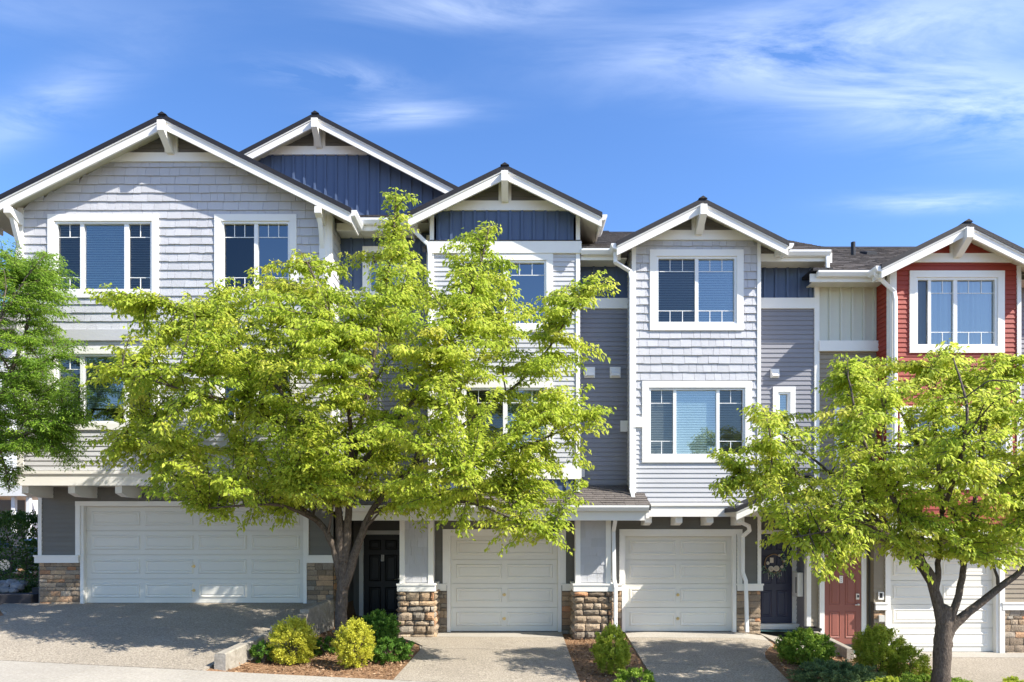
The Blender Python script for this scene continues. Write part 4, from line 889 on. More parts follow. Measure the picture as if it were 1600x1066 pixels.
# wreath on the navy door
wrt = thing('wreath', 'round flower wreath with white roses hanging on the navy door', 'wreath')
M_TWIG = mat('wreath_twig', (.34, .23, .14), .8, .2, 30); M_ROSE = mat('wreath_rose', (.72, .66, .58), .7, .1, 40); M_WLEAF = mat('wreath_leaf', (.17, .27, .21), .7, .2, 20, objvar=.3)
wxx, wzz, wyy, wr = wx(1210, 15.7), wz(881, 15.7), .735, .215
q = MB()
for k in range(3): q.tube([(wxx + (wr + .008 * math.sin(6 * t + k * 2)) * math.cos(t), wyy - .01 + .008 * math.cos(5 * t + k), wzz + (wr + .008 * math.cos(7 * t + k)) * math.sin(t)) for t in np.linspace(0, 2 * math.pi, 40)], .009, 5)
q.obj('ring', M_TWIG, wrt)
def rose(x, z, r):
    q = MB()
    for ring, (rr, n_, tilt) in enumerate(((1, 7, .35), (.68, 6, .7), (.38, 4, 1.1))):
        for k in range(n_):
            a = 2 * math.pi * k / n_ + ring; c, s_ = math.cos(a), math.sin(a); R_ = r * rr; t = .6
            P_ = [(x + c * R_ * .25, wyy - .03 - .03 * ring * r / .06, z + s_ * R_ * .25)]
            for da in (-.5, 0, .5): P_.append((x + math.cos(a + da) * R_, wyy - .02 - .02 * ring - .02 * tilt, z + math.sin(a + da) * R_))
            q.add(P_, [(0, 1, 2), (0, 2, 3)])
    q.tube([(x, wyy - .01, z), (x, wyy - .06, z)], [r * .3, r * .25], 8); q.obj('rose', M_ROSE, wrt)
for px, py, r in ((1205, 889, .065), (1213.5, 888.5, .068), (1200, 880, .04), (1222, 886, .035), (1218, 868, .03), (1226, 877, .028)): rose(wx(px, 15.7), wz(py, 15.7), r)
for k in range(60):
    t = random.uniform(-2.9, .9); r = wr + random.uniform(-.05, .07); x, z = wxx + r * math.cos(t), wzz + r * math.sin(t); a = t + random.uniform(-1, 1); l_ = random.uniform(.05, .09)
    dx_, dz_ = math.cos(a) * l_, math.sin(a) * l_
    MB().add([(x, wyy - .015, z), (x + dx_ * .5 - dz_ * .22, wyy - .045, z + dz_ * .5 + dx_ * .22), (x + dx_, wyy - .03, z + dz_), (x + dx_ * .5 + dz_ * .22, wyy - .03, z + dz_ * .5 - dx_ * .22)], [(0, 1, 2), (0, 2, 3)]).obj('leaf', M_WLEAF, wrt)
q = MB()
for k in range(7):
    x = wxx - .14 + k * .05; q.tube([(x, wyy - .02, wzz - .2), (x + random.uniform(-.01, .01), wyy - .025, wzz - .2 - random.uniform(.08, .16))], .004, 4)
q.obj('fringe', M_ROSE, wrt)
bx('tag', M_ROSE, wrt, wxx - .1, wxx - .02, wyy - .035, wyy - .028, wzz + .02, wzz + .14)
# retaining wall between the driveway and the planting bed
rw = thing('retaining_wall', 'weathered low concrete wall stepping up beside the double driveway', 'wall')
cuts = [10.15, 12.0, 13.3, 14.7]; tops = [(.40, .50), (.56, .62), (.70, .76)]
for (a, c), (ta, tb) in zip(zip(cuts, cuts[1:]), tops):
    q = MB(); t = .085
    vs = []
    for d, zt_ in ((a + .004, ta), (c - .004, tb)):
        X = xr(d)
        for o_, zz in ((-t, -.3), (t, -.3), (t, zt_ - .02), (t - .02, zt_), (-t + .02, zt_), (-t, zt_ - .02)): vs.append((X + o_, d - 15, zz))
    q.add(vs, [tuple(range(6)), tuple(range(11, 5, -1))] + [(i, i + 6, (i + 1) % 6 + 6, (i + 1) % 6) for i in range(6)]); q.obj('wall_segment', M_WALLC, rw)
cw_ = thing('kerb_wall', 'short sloping concrete kerb wall between the navy and dusty red doors', 'wall')
q = MB(); vs = []
for d, X, zt_ in ((14.9, 6.52, .08), (13.6, 6.74, -.12)):
    for o_, zz in ((-.07, -.6), (.07, -.6), (.07, zt_ - .015), (.055, zt_), (-.055, zt_), (-.07, zt_ - .015)): vs.append((X + o_, d - 15, zz))
q.add(vs, [tuple(range(6)), tuple(range(11, 5, -1))] + [(i, i + 6, (i + 1) % 6 + 6, (i + 1) % 6) for i in range(6)]); q.obj('wall_segment', M_WALLC, cw_)
# ------------------------------------------------------------------ foliage
def leaf_mesh(name, P, Dv, Nv, ln, wd, tint, m, parent=None):
    """one folded leaf (two triangles on each side of the midrib) per row"""
    n = len(P); Dv = Dv / np.linalg.norm(Dv, axis=1, keepdims=True)
    S = np.cross(Dv, Nv); S /= np.maximum(np.linalg.norm(S, axis=1, keepdims=True), 1e-6); U = np.cross(S, Dv)
    ln = ln[:, None]; wd = wd[:, None]
    V = np.empty((n, 4, 3)); V[:, 0] = P; V[:, 2] = P + Dv * ln - U * ln * .10
    V[:, 1] = P + Dv * ln * .45 + S * wd * .5 + U * wd * .18; V[:, 3] = P + Dv * ln * .45 - S * wd * .5 + U * wd * .18
    me = bpy.data.meshes.new(name); me.vertices.add(n * 4); me.vertices.foreach_set('co', V.reshape(-1))
    idx = np.arange(n)[:, None] * 4 + np.array([[0, 1, 2, 0, 2, 3]]); me.loops.add(n * 6); me.loops.foreach_set('vertex_index', idx.reshape(-1).astype(np.int32))
    me.polygons.add(n * 2); me.polygons.foreach_set('loop_start', (np.arange(n * 2) * 3).astype(np.int32)); me.polygons.foreach_set('loop_total', np.full(n * 2, 3, np.int32))
    at = me.attributes.new('tint', 'FLOAT', 'FACE'); at.data.foreach_set('value', np.repeat(np.clip(tint, 0, 1), 2).astype(np.float32))
    me.update(calc_edges=True); me.materials.append(m); o = bpy.data.objects.new(name, me); COL.objects.link(o); o.parent = parent; return o
def in_poly(x, y, poly):
    c = False; j = len(poly) - 1
    for i in range(len(poly)):
        if (poly[i][1] > y) != (poly[j][1] > y) and x < (poly[j][0] - poly[i][0]) * (y - poly[i][1]) / (poly[j][1] - poly[i][1]) + poly[i][0]: c = not c
        j = i
    return c
def rnd_unit(n): v = RNG.normal(size=(n, 3)); return v / np.linalg.norm(v, axis=1, keepdims=True)
def tree(label, d, trunk, limbs, poly, sprays, ntips, dfront, dback, leafm, ll=.10, lw=.046, lpm=95, rad0=.15, group=None, seed=1, droop=.8, cat='tree', twl=(.9, 1.7), clamp_back=None, spread=.045, fill=()):
    rs = random.Random(seed); t = thing('tree', label, cat, group)
    B_ = MB(); nodes = []; ends = []
    def W3(p):      # (px, py, dy) -> world, dy metres behind the trunk's distance
        dd = d + (p[2] if len(p) > 2 else 0); return Vector((wx(p[0], dd), dd - 15, wz(p[1], dd)))
    def smoothpts(P, n):
        out = []
        for i in range(len(P) - 1):
            p0, p1, p2, p3 = P[max(i - 1, 0)], P[i], P[i + 1], P[min(i + 2, len(P) - 1)]
            for k in range(n):
                u = k / n; out.append(.5 * ((2 * p1) + (p2 - p0) * u + (2 * p0 - 5 * p1 + 4 * p2 - p3) * u * u + (3 * p1 - p0 - 3 * p2 + p3) * u ** 3))
        return out + [P[-1]]
    def branch(P, r0, r1, sides, jit=.01):
        Q = smoothpts(P, 5); n = len(Q); R = [lerp(r0, r1, (i / (n - 1)) ** .8) * (1 + rs.uniform(-.06, .06)) for i in range(n)]
        Q = [q + Vector((rs.uniform(-1, 1), rs.uniform(-1, 1), 0)) * jit * (0 if i == 0 else 1) for i, q in enumerate(Q)]
        B_.tube(Q, R, sides); return Q, R
    Q, R = branch([W3(p) for p in trunk], rad0, rad0 * .72, 14, .006)
    for L_ in limbs:
        pts, r0, r1 = L_; Q, R = branch([W3(p) for p in pts], r0, r1, 9)
        nodes += [(q, r) for q, r in zip(Q[4:], R[4:])]
        for i in range(7, len(Q) - 1, 4):       # side limbs
            dirv = (Q[i] - Q[i - 1]).normalized(); sd = Vector((rs.uniform(-1, 1), rs.uniform(-1, 1), rs.uniform(.0, .8))).normalized()
            e = Q[i] + (dirv * .7 + sd).normalized() * rs.uniform(.7, 1.4)
            ppx = lambda v: (800 + v.x * F / (v.y + 15), HOR - (v.z - ZC) * F / (v.y + 15))
            tr_ = 0
            while not in_poly(*ppx(e), poly) and tr_ < 8:
                sd = Vector((rs.uniform(-1, 1), rs.uniform(-1, 1), rs.uniform(-.2, .5))).normalized(); e = Q[i] + (dirv * .3 + sd).normalized() * rs.uniform(.4, .9); tr_ += 1
            if not in_poly(*ppx(e), poly): continue
            if clamp_back is not None and e.y > clamp_back: e.y = clamp_back - .1
            m_ = (Q[i] + e) / 2 + Vector((0, 0, .12)); q2, r2 = branch([Q[i], m_, e], min(R[i] * .6, .03), .007, 6); nodes += [(a, b_) for a, b_ in zip(q2[3:], r2[3:])]; ends.append(e)
    NP = np.array([tuple(q) for q, r in nodes]); base = W3(trunk[-1])
    # twig ends inside the crown
    xs = [p[0] for p in poly]; ys = [p[1] for p in poly]; tips = []; cxp, cyp = sum(xs) / len(xs), sum(ys) / len(ys); hwx = (max(xs) - min(xs)) / 2; hwy = (max(ys) - min(ys)) / 2
    SH = .93
    for x0_, x1_, y0_, y1_, n_ in fill:
        for _ in range(n_): tips.append(W3((rs.uniform(x0_, x1_), rs.uniform(y0_, y1_), rs.uniform(-dfront * .8, dback * .7))))
    ntips += len(tips)
    while len(tips) < ntips:
        x, y = rs.uniform(min(xs), max(xs)), rs.uniform(min(ys), max(ys))
        if not in_poly(cxp + (x - cxp) / SH, cyp + (y - cyp) / SH, poly): continue
        rr = ((x - cxp) / hwx) ** 2 + ((y - cyp) / hwy) ** 2; dep = math.sqrt(max(.06, 1 - rr * .92)); v = rs.uniform(-1, 1); v = math.copysign(abs(v) ** .7, v)
        tips.append(W3((x, y, v * dep * (dfront if v < 0 else dback))))
    for e in ends: tips.append(e + Vector((rs.uniform(-.2, .2), rs.uniform(-.2, .2), rs.uniform(-.1, .15))))
    for i in range(len(poly)):
        a, b_ = poly[i], poly[(i + 1) % len(poly)]
        for k in range(2):
            f = rs.random(); m_ = rs.uniform(.94, 1.03); tips.append(W3((cxp + (lerp(a[0], b_[0], f) - cxp) * m_, cyp + (lerp(a[1], b_[1], f) - cyp) * m_, rs.uniform(-.7, .5))))
    for p in sprays: tips.append(W3(p))
    for i, p in enumerate(sprays):
        for k in range(3): tips.append(W3((lerp(p[0], cxp, .05 + .05 * k) + rs.uniform(-14, 14), lerp(p[1], cyp, .06 + .05 * k) + rs.uniform(-10, 14), (p[2] if len(p) > 2 else 0) + rs.uniform(-.3, .3))))
    P_, D_, S_, T_ = [], [], [], []
    for tip in tips:
        if clamp_back is not None and tip.y > clamp_back: tip.y = clamp_back - rs.random() * .4
        tv = np.array(tip); dv = np.linalg.norm(NP - tv, axis=1)
        cost = dv + .5 * np.maximum(0, NP[:, 2] - tv[2]) - .0 * NP[:, 2]; k = int(np.argmin(cost + (dv < .35) * .6)); n0 = Vector(NP[k])
        ln = (tip - n0).length
        outw = Vector((tip.x - base.x, (tip.y - base.y), 0)); outw = outw.normalized() if outw.length > .01 else Vector((1, 0, 0))
        mid = (n0 + tip) / 2 + Vector((0, 0, .10 * ln)) + Vector((rs.uniform(-1, 1), rs.uniform(-1, 1), rs.uniform(-.3, 1))) * .08 * ln
        if ln < .3: mid = (n0 + tip) / 2
        curve = [n0 * (1 - u) ** 2 + mid * 2 * u * (1 - u) + tip * u * u + (outw * .0 + Vector((0, 0, -.05 * ln)) * u ** 3) for u in np.linspace(0, 1, 9)]
        B_.tube(curve, [lerp(min(.012, nodes[k][1]), .003, u) for u in np.linspace(0, 1, 9)], 4, False)
        # leaves hang from the outer stretch and from a flat fan of side twiglets
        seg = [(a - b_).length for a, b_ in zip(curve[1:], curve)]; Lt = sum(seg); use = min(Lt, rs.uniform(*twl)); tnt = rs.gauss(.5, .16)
        def at(s_):
            i = 0
            while i < 7 and s_ > seg[i]: s_ -= seg[i]; i += 1
            return curve[i].lerp(curve[i + 1], min(s_ / max(seg[i], 1e-4), 1)), (curve[i + 1] - curve[i]).normalized()
        runs = [([at(Lt - use * (1 - f))[0] for f in np.linspace(0, 1, 5)], use)]
        nsub = int(2 + use * 4)
        for j in range(nsub):
            p, tg = at(Lt - use * (j + .3 + .4 * rs.random()) / nsub); sd = tg.cross(Vector((0, 0, 1))); sd = sd.normalized() if sd.length > .05 else Vector((1, 0, 0))
            l_ = rs.uniform(.14, .34) * min(1, .5 + use); v = (tg * rs.uniform(.5, 1) + sd * (1 if j % 2 else -1) * rs.uniform(.5, 1.1) + Vector((0, 0, rs.uniform(-.15, .45)))).normalized()
            pts = [p, p + v * l_ * .5 + Vector((0, 0, .02)), p + v * l_ - Vector((0, 0, l_ * .18))]
            if clamp_back is not None and pts[2].y > clamp_back + .1: continue
            B_.tube(pts, [.005, .0035, .002], 3, False); runs.append((pts, l_))
        for pts, l_ in runs:
            cnt = max(3, int(l_ * lpm)); m_ = len(pts) - 1
            for j in range(cnt):
                f = (j + rs.random()) / cnt; i = min(int(f * m_), m_ - 1); p = pts[i].lerp(pts[i + 1], f * m_ - i); tang = (pts[i + 1] - pts[i]).normalized()
                sd = tang.cross(Vector((0, 0, 1))); sd = sd.normalized() if sd.length > .05 else Vector((1, 0, 0))
                off = rs.gauss(0, spread); sg = 1 if off > 0 else -1
                P_.append((p.x + sd.x * off + rs.gauss(0, .02), p.y + sd.y * off + rs.gauss(0, .02), p.z - abs(off) * .35 + rs.gauss(0, .02)))
                D_.append(tuple(sd * sg * rs.uniform(.2, 1.0) + tang * rs.uniform(.1, .8) + Vector((0, 0, -1)) * rs.uniform(.1, 1.15) * droop))
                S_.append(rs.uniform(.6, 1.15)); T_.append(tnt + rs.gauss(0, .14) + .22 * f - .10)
    P_ = np.array(P_); D_ = np.array(D_); S_ = np.array(S_); n = len(P_)
    Nv = np.array([0, 0, 1.0]) + RNG.normal(0, .45, (n, 3))
    B_.obj('trunk', M_BARK, t, smooth=True)
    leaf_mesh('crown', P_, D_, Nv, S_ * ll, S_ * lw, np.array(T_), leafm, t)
    return t
poly1 = [(165, 465), (235, 500), (275, 470), (345, 440), (420, 425), (470, 425), (555, 445), (596, 430), (610, 360), (634, 350), (655, 420), (690, 425), (750, 385), (800, 420), (830, 470), (900, 440), (920, 480), (925, 620), (925, 690), (895, 760), (870, 800), (800, 815), (700, 815), (640, 805), (560, 790), (470, 800), (390, 795), (320, 785), (250, 765), (190, 735), (150, 690), (170, 640), (160, 570), (195, 540)]
spr1 = [(143, 456, -.6), (160, 465, -.3), (150, 572, -.8), (158, 590, -.2), (136, 690, -.5), (150, 720, .2), (618, 296, 0), (612, 330, .1), (768, 350, -.3), (760, 365, -.5), (722, 372, .2), (936, 424, -.5), (925, 432, -.3), (958, 440, -.8), (930, 466, .2), (938, 545, -.5), (944, 638, -.4), (935, 668, -.6), (915, 745, -.8), (905, 775, -.5), (880, 850, -1.2), (860, 835, -1.3), (875, 820, -.9), (800, 850, -1.0), (830, 845, -1.0), (720, 830, -.8), (545, 400, .3), (470, 392, 0), (408, 420, -.2), (350, 432, -.4), (285, 470, -.5), (335, 810, -1), (390, 815, -.8), (300, 795, -1), (440, 812, -.4), (215, 450, -.5), (250, 478, -.3), (205, 520, -.6), (640, 305, .1)]
tree('tall spreading tree with yellow green leaves in the bed left of the black door', 12.1,
     [(532, 1032), (532, 990), (534, 940), (536, 905), (537, 878)],
     [([(534, 915), (521, 855), (497, 815), (450, 785), (370, 760), (270, 715), (200, 690)], .08, .014),
      ([(534, 880), (531, 830), (524, 770), (490, 690), (420, 590), (320, 500, -.3), (230, 470, -.5)], .085, .015),
      ([(540, 880), (543, 820), (550, 740), (568, 640), (595, 500), (612, 380), (618, 320)], .085, .010),
      ([(537, 920), (558, 855), (584, 795), (640, 735), (730, 660), (830, 580), (910, 460, -.4)], .09, .012),
      ([(582, 800), (640, 785, -.4), (730, 785, -.8), (810, 815, -1.1), (860, 835, -1.2)], .045, .010),
      ([(551, 740), (620, 660, -.7), (690, 560, -1.0), (740, 450, -.8), (762, 370, -.5)], .05, .010),
      ([(640, 735), (740, 720, .4), (840, 690, .3), (920, 650, 0)], .045, .010),
      ([(497, 815), (440, 790, -.9), (380, 790, -1.3), (320, 795, -1.3)], .04, .010),
      ([(524, 770), (470, 660, 1.0), (430, 540, 1.3), (420, 450, 1.0)], .045, .010),
      ([(551, 740), (540, 600, -1.0), (510, 480, -.9), (480, 410, -.3)], .05, .010),
      ([(490, 690), (400, 640, -1.2), (290, 610, -1.3), (190, 580, -.9)], .045, .010),
      ([(640, 735), (700, 640, 1.0), (760, 540, 1.2), (800, 450, .9)], .045, .010)],
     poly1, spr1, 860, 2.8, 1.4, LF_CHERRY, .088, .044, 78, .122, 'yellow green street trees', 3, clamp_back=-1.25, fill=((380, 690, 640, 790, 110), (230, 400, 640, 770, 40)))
poly2 = [(1185, 650), (1250, 655), (1330, 590), (1390, 590), (1440, 565), (1500, 560), (1590, 570), (1680, 580), (1790, 650), (1830, 730), (1810, 810), (1740, 850), (1600, 860), (1500, 855), (1420, 850), (1340, 860), (1260, 850), (1200, 820), (1160, 770), (1150, 720)]
spr2 = [(1112, 702, -.3), (1125, 706, -.2), (1116, 757, -.4), (1130, 768, -.2), (1172, 632, 0), (1180, 690, -.4), (1178, 640, .2), (1310, 608, .2), (1305, 600, .4), (1322, 556, .1), (1335, 565, .2), (1350, 560, .3), (1488, 533, 0), (1480, 545, .2), (1560, 552, -.4), (1600, 556, 0), (1640, 560, 0), (1215, 838, -.6), (1250, 868, -.9), (1320, 880, -1.2), (1292, 900, -1.3), (1305, 890, -1.0), (1400, 868, -.8), (1420, 870, -.8), (1520, 872, -1), (1560, 880, -1), (1600, 870, -.8), (1185, 800, -.3), (1590, 840, -1.2)]
tree('yellow green leafy tree in the bed before the dusty red door', 10.6,
     [(1467, 1120), (1470, 1060), (1473, 1000), (1475, 968), (1476, 945)],
     [([(1474, 1010), (1467, 950), (1448, 890), (1405, 850), (1340, 810), (1250, 770), (1160, 745)], .105, .012),
      ([(1462, 925), (1466, 880), (1472, 800), (1462, 690), (1450, 590)], .055, .010),
      ([(1482, 985), (1500, 915), (1512, 850), (1530, 740), (1545, 640), (1560, 570)], .065, .010),
      ([(1476, 1010), (1492, 975), (1550, 928), (1610, 880), (1690, 810), (1780, 740)], .095, .012),
      ([(1448, 890), (1400, 790, -.8), (1350, 690, -1), (1325, 590, -.4)], .05, .010),
      ([(1405, 850), (1320, 830, -1.0), (1240, 840, -1.2)], .04, .010),
      ([(1512, 850), (1460, 740, 1.0), (1410, 650, 1.4), (1390, 600, 1.0)], .045, .010),
      ([(1610, 880), (1640, 780, -1), (1650, 680, -1.2), (1640, 600, -.6)], .045, .010),
      ([(1405, 850), (1330, 770, 1), (1250, 700, 1.2), (1190, 660, .6)], .04, .010),
      ([(1472, 800), (1500, 720, -1.3), (1510, 640, -1.5), (1490, 560, -.6)], .04, .010)],
     poly2, spr2, 600, 1.8, 1.8, LF_CHERRY, .086, .043, 74, .142, 'yellow green street trees', 5)
polyL = [(-190, 470), (-120, 400), (-30, 372), (30, 378), (95, 405), (116, 450), (106, 500), (120, 545), (112, 600), (130, 650), (120, 700), (60, 715), (10, 740), (-80, 745), (-180, 700), (-210, 600)]
tree('fine leaved green tree overhanging the left corner of the double garage townhouse', 12.9,
     [(-70, 1015), (-66, 900), (-60, 800), (-56, 740)],
     [([(-56, 760), (-30, 680), (10, 600), (40, 520), (55, 450)], .07, .012), ([(-58, 750), (-70, 640), (-80, 520), (-60, 420)], .07, .012),
      ([(-56, 740), (0, 700, -.6), (60, 670, -.6), (115, 655, -.4)], .05, .010), ([(-60, 740), (-120, 660), (-170, 580)], .05, .012),
      ([(10, 600), (50, 580, -.6), (85, 560, -.4)], .03, .01), ([(-30, 680), (-10, 560, -1), (10, 450, -.9)], .04, .01), ([(0, 700, -.6), (10, 740, -.5), (14, 770, -.4)], .02, .006)],
     polyL, [(128, 600, -.2), (110, 445, 0), (135, 660, -.2), (110, 715, -.2), (15, 750, -.3), (20, 380, 0), (70, 395, 0), (120, 690, -.3), (100, 720, -.3), (95, 625, -.2)], 620, 1.2, 1.0, LF_LOCUST, .062, .022, 190, .12, None, 9, droop=.5, twl=(.5, .9), clamp_back=-1.0, spread=.06)
def shrub(name, label, px, py_base, d, wpx, hpx, leafm, nl, ll, lw, group=None, up=.6, depth=1.0, lump=.14, cat='shrub', flat=False, zb=None):
    nl = int(nl * 1.5); X = wx(px, d); hw_ = wpx / 2 * d / F; h = hpx * d / F; z0 = G(X, d) if zb is None else zb
    t = thing(name, label, cat, group, (X, d - 15, z0)); cz = h * .5
    nt_ = max(36, int(nl / 55)); c = rnd_unit(nt_); c[:, 2] = np.where(c[:, 2] < -.95, -c[:, 2], c[:, 2])
    cr_ = RNG.uniform(.78, 1.0, nt_) * (1 + lump * RNG.normal(0, .45, nt_)); wh = RNG.integers(0, nt_, nl); u = c[wh]
    jit = RNG.normal(0, 1, (nl, 3)); tl = RNG.uniform(0, 1, nl)
    tuft = u + np.array([0, 0, up * .7]); tuft /= np.linalg.norm(tuft, axis=1, keepdims=True)
    sc_ = np.array([hw_, hw_ * depth, cz])
    P = (u * cr_[wh][:, None] * (.72 + .28 * RNG.random(nl)[:, None])) * sc_ + tuft * (tl * min(hw_, cz) * .30)[:, None] + jit * min(hw_, cz) * .10 * (1.15 - tl)[:, None]
    P[:, 2] += cz * .90; P[:, 2] = np.maximum(P[:, 2], .01)
    Dv = tuft * .9 + RNG.normal(0, .55, (nl, 3)); s = RNG.uniform(.7, 1.2, nl); lm = RNG.normal(0, 1, nt_)[wh]
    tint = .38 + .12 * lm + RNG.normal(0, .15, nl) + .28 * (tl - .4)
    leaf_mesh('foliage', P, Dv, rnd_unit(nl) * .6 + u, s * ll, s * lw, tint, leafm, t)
    q = MB()
    for i in range(9):
        e = Vector((float(u[i, 0]) * hw_ * .7, float(u[i, 1]) * hw_ * depth * .7, cz + abs(float(u[i, 2])) * cz * .6)); q.tube([(0, 0, -.05), (e.x * .3, e.y * .3, e.z * .4), e], [.012, .008, .003], 5)
    q.obj('stems', M_BARK, t)
    return t
GS = 'shrubs in the front beds'
shrub('golden_shrub', 'round golden yellow shrub beside the concrete retaining wall', 458, 0, 11.0, 62, 66, LF_GOLD, 9000, .034, .018, GS)
shrub('golden_shrub', 'golden yellow shrub with a pointed top at the foot of the tree', 553, 0, 10.9, 54, 74, LF_GOLD, 8000, .034, .018, GS)
shrub('green_shrub', 'round dark green shrub in front of the black door', 592, 0, 13.1, 60, 50, LF_GREEN, 6000, .06, .032, GS)
shrub('ground_cover', 'low spreading green plant beside the single driveway', 607, 0, 11.6, 74, 30, LF_GREEN, 4500, .045, .025, GS, lump=.35)
shrub('ground_cover', 'small low green plant between wall and round golden shrub', 411, 0, 10.9, 36, 28, LF_GREEN, 1800, .04, .022, GS, lump=.3)
shrub('ground_cover', 'small low green plant between the two golden shrubs', 507, 0, 11.9, 44, 22, LF_GREEN, 1800, .04, .022, GS, lump=.35)
shrub('lime_shrub', 'upright lime yellow shrub in front of the right stone pier', 955, 0, 11.2, 50, 72, LF_LIME, 8000, .042, .02, GS, up=1.3)
shrub('ground_cover', 'low green plant in the strip between the two single driveways', 992, 0, 10.15, 56, 30, LF_MID, 3000, .045, .026, GS, lump=.3)
shrub('green_shrub', 'bright green rounded shrub in front of the black planter', 1259, 0, 12.4, 78, 50, LF_MID, 8000, .05, .028, GS)
shrub('green_shrub', 'tall fresh green shrub in front of the dusty red door frame', 1373, 0, 12.2, 66, 74, LF_LIME, 9000, .045, .022, GS, up=1.2)
shrub('golden_shrub', 'small lime gold shrub left of the right tree trunk', 1420, 0, 12.0, 50, 50, LF_LIME, 5000, .036, .02, GS)
shrub('ground_cover', 'spreading blue green juniper beside the driveway of the navy door', 1305, 0, 10.9, 130, 34, LF_JUN, 14000, .045, .012, GS, depth=.8, lump=.35)
shrub('ground_cover', 'low green mat around the base of the right tree', 1452, 0, 11.0, 120, 24, LF_MID, 8000, .035, .018, GS, depth=.7, lump=.35)
shrub('green_shrub', 'low yellow green shrub at the bottom edge left of the right trunk', 1392, 0, 10.2, 66, 34, LF_LIME, 5000, .036, .02, GS)
shrub('green_shrub', 'small green shrub at the bottom right corner', 1582, 0, 10.3, 46, 44, LF_LIME, 3500, .04, .022, GS)
# ------------------------------------------------------------------ left edge: hedge, rocks, steps, neighbours
def hedge(label, x0, x1, y0, y1, z0, z1, nl):
    t = thing('hedge', label, 'hedge', None, ((x0 + x1) / 2, (y0 + y1) / 2, z0)); hx, hy, h = (x1 - x0) / 2, (y1 - y0) / 2, z1 - z0
    P = RNG.uniform(-1, 1, (nl, 3)); ax = RNG.integers(0, 3, nl); side = np.where(RNG.random(nl) < .5, -1.0, 1.0)
    for a in range(3): P[ax == a, a] = side[ax == a] * (1 - np.abs(RNG.normal(0, .10, (ax == a).sum())))
    lumps = .09 * np.sin(P[:, 0] * 5 + P[:, 2] * 6) + .07 * np.sin(P[:, 1] * 9 + P[:, 2] * 4 + 1)
    n = P / np.maximum(np.abs(P).max(1, keepdims=True), .1); Q = P.copy() * (1 + lumps[:, None]); Q[:, 0] *= hx; Q[:, 1] *= hy; Q[:, 2] = np.maximum((Q[:, 2] + 1) / 2 * h, .0)
    leaf_mesh('foliage', Q, n + RNG.normal(0, .5, (nl, 3)) + np.array([0, 0, .4]), rnd_unit(nl) * .5 + n, RNG.uniform(.06, .09, nl), RNG.uniform(.03, .045, nl), RNG.normal(.45, .25, nl), LF_HEDGE, t)
    q = MB()
    for i in range(6): x = -hx * .8 + i * hx * .32; q.tube([(x, 0, -.1), (x + .05, .05, h * .5), (x - .03, -.05, h * .8)], [.03, .02, .01], 6)
    q.obj('stems', M_BARK, t)
hedge('clipped dark green hedge left of the double garage', wx(-60, 17), wx(57, 16.4), 1.0, 2.6, .75, wz(808, 16.6), 15000)
for i, (px, py, d, r) in enumerate(((3, 915, 15.9, .2), (16, 912, 16.0, .17), (27, 917, 15.8, .15), (10, 922, 15.7, .13), (34, 912, 16.0, .12), (-6, 922, 15.7, .15), (22, 923, 15.65, .1))):
    bm = bmesh.new(); bmesh.ops.create_icosphere(bm, subdivisions=2, radius=r)
    rr = random.Random(i)
    for v in bm.verts: v.co *= rr.uniform(.8, 1.15); v.co.z *= .65
    me = bpy.data.meshes.new('rock'); bm.to_mesh(me); bm.free(); me.materials.append(M_ROCK); o = bpy.data.objects.new('rock', me); COL.objects.link(o); o.location = (wx(px, d), d - 15, wz(py, d))
    tag(o, 'grey rock heaped under the hedge at the left edge', 'rock', 'rocks under the hedge')
st = thing('garden_steps', 'two dark timber garden steps at the left edge below the hedge', 'steps')
bx('tread', M_TIMBER, st, wx(-70, 15.2), wx(58, 15.2) - .02, .02, .5, .5, wz(929, 15.1)); bx('tread', M_TIMBER, st, wx(30, 15.1), wx(58, 15.1) - .02, .5, 1.0, .5, wz(921, 15.1))
# neighbour
N = thing('neighbour_house', 'white sided house with a carport roof far behind the left corner', 'house')
M_NW = mat('neighbour_white', (.72, .72, .70), .6, .04, 2); dn = 30.0
planks_wall(N, 'siding_wall', M_NW, fpl(dn), wx(-160, dn), wx(40, dn), wz(760, dn), wz(520, dn), pitch=.2, depth=.02)
q = MB(); yf = dn - 15 - .6; q.prism([(yf, wz(520, dn)), (yf + 5, wz(520, dn) + 2.4), (yf + 10, wz(520, dn))], lambda y, z: (wx(-180, dn), y, z), lambda y, z: (wx(50, dn), y, z)); q.obj('roof', M_ROOF, N)
bx('side_wall', M_NW, N, wx(40, dn) - .1, wx(40, dn), dn - 14.9, dn - 6, .4, wz(520, dn)); bx('back_wall', M_GREY, N, wx(-160, dn), wx(40, dn) - .1, dn - 13, dn - 12.9, .4, wz(760, dn))
q = MB(); q.box(wx(-170, 27), wx(58, 27), 11.5, 15.2, wz(776, 27), wz(757, 27)); q.obj('carport_roof', M_NW, N)
for px in (-20, 26, 49): bx('carport_post', M_NW, N, wx(px, 27), wx(px, 27) + .14, 11.7, 11.84, .4, wz(776, 27))
N2 = window(N, fpl(dn), wx(-20, dn), wx(20, dn), wz(700, dn), wz(610, dn), [(wx(-12, dn), wx(12, dn), (.5,), False)], cw=.12)
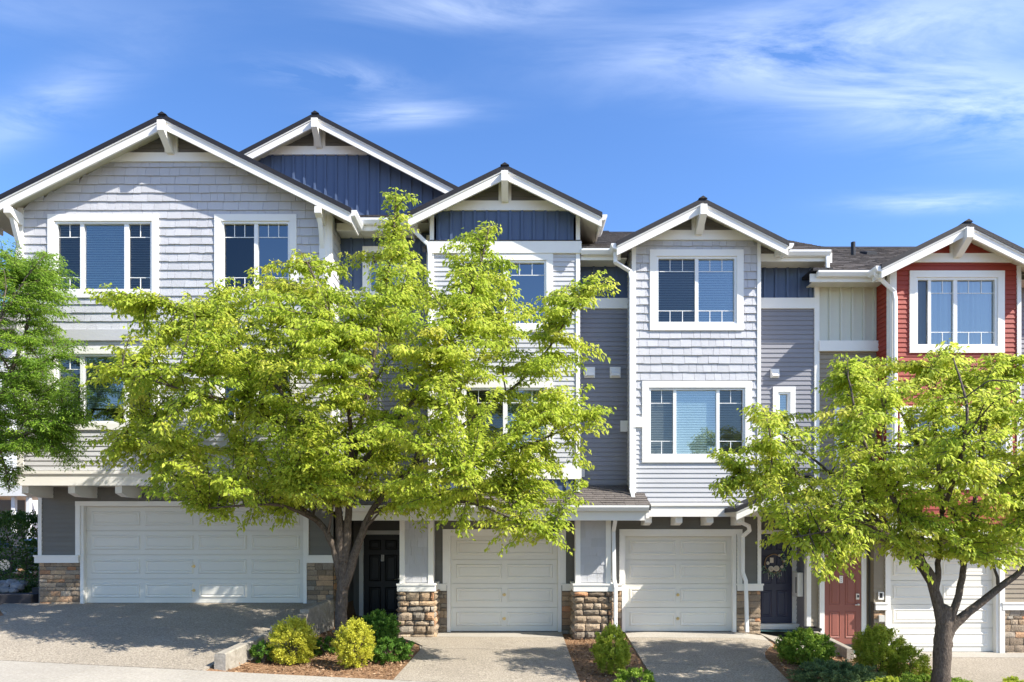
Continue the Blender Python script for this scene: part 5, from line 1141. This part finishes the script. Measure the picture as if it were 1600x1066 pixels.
def car(label, x, y, z, col, ry=0):
    t = thing('parked_car', label, 'car', 'cars parked behind the hedge', (x, y, z)); t.rotation_euler[2] = ry
    mp = mat('car_paint_' + str(col[0]), col, .25, .02, 2, 0, 1, 0, .6); mg = M_BLACK
    body = [(-2.15, .35), (-2.2, .62), (-2.05, .80), (-1.2, .90), (-.55, 1.38), (.75, 1.42), (1.55, .98), (2.1, .92), (2.2, .6), (2.15, .3)]
    q = MB(); q.prism(body, lambda a, z_: (a, -.86 + max(0, z_ - .9) * .28, z_), lambda a, z_: (a, .86 - max(0, z_ - .9) * .28, z_)); bo = q.obj('body', mp, t); mo = bo.modifiers.new('b', 'BEVEL'); mo.width = .06; mo.segments = 3
    gl_ = [(-1.05, .95), (-.5, 1.32), (.12, 1.35), (.12, .95)]; gl2 = [(.2, .95), (.2, 1.35), (.72, 1.35), (1.35, .98)]
    for g in (gl_, gl2):
        q = MB(); q.prism(g, lambda a, z_: (a, -.87 + (z_ - .9) * .28, z_), lambda a, z_: (a, .87 - (z_ - .9) * .28, z_)); q.obj('side_window', mg, bo)
    q = MB(); q.add([(-1.16, -.72, .93), (-1.16, .72, .93), (-.56, .62, 1.39), (-.56, -.62, 1.39)], [(0, 1, 2, 3)]); q.obj('windscreen', mg, bo); q = MB(); q.add([(1.53, -.72, 1.0), (1.53, .72, 1.0), (.78, .62, 1.43), (.78, -.62, 1.43)], [(0, 1, 2, 3)]); q.obj('rear_window', mg, bo)
    for a in (-1.35, 1.35):
        for sd in (-1, 1):
            q = MB(); q.tube([(a, sd * .72, .32), (a, sd * .90, .32)], .32, 18); wl = q.obj('wheel', M_RUB, t); q = MB(); q.tube([(a, sd * .895, .32), (a, sd * .91, .32)], .19, 14); q.obj('rim', M_STEEL, wl)
car('silver blue car parked under the carport behind the hedge', wx(48, 25), 10.2, .55, (.42, .52, .62), .2)
car('dark car parked at the left edge behind the hedge', wx(-32, 24), 9.0, .75, (.03, .03, .035), .1)

n_ = 16000; cx_ = RNG.uniform(-4.3, 8.2, n_); cd_ = RNG.uniform(10.0, 14.6, n_)
def bed(x, d): return (xr(d) + .1 < x < (-1.78 if d < 13.2 else -2.5)) or (1.1 < x < 2.2) or ((4.4 if d < 12.5 else 5.4) + .25 < x < 7.9)
kp_ = [i for i in range(n_) if bed(cx_[i], cd_[i])]
P = np.array([(cx_[i], cd_[i] - 15, G(cx_[i], cd_[i]) - .012 + random.uniform(0, .012)) for i in kp_]); n_ = len(P)
LF_CHIP = leaf_mat('bark_chip', [(.12, .065, .035), (.30, .18, .10), (.45, .31, .19)], .0, .9, .1)
chips = leaf_mesh('bark_chips', P, np.c_[RNG.normal(0, 1, (n_, 2)), RNG.normal(0, .25, n_)], np.tile([0, 0, 1.0], (n_, 1)) + RNG.normal(0, .3, (n_, 3)), RNG.uniform(.03, .075, n_), RNG.uniform(.015, .035, n_), RNG.normal(.5, .3, n_), LF_CHIP)
tag(chips, 'brown bark chips scattered over the planting beds', 'bark chips', kind='stuff')
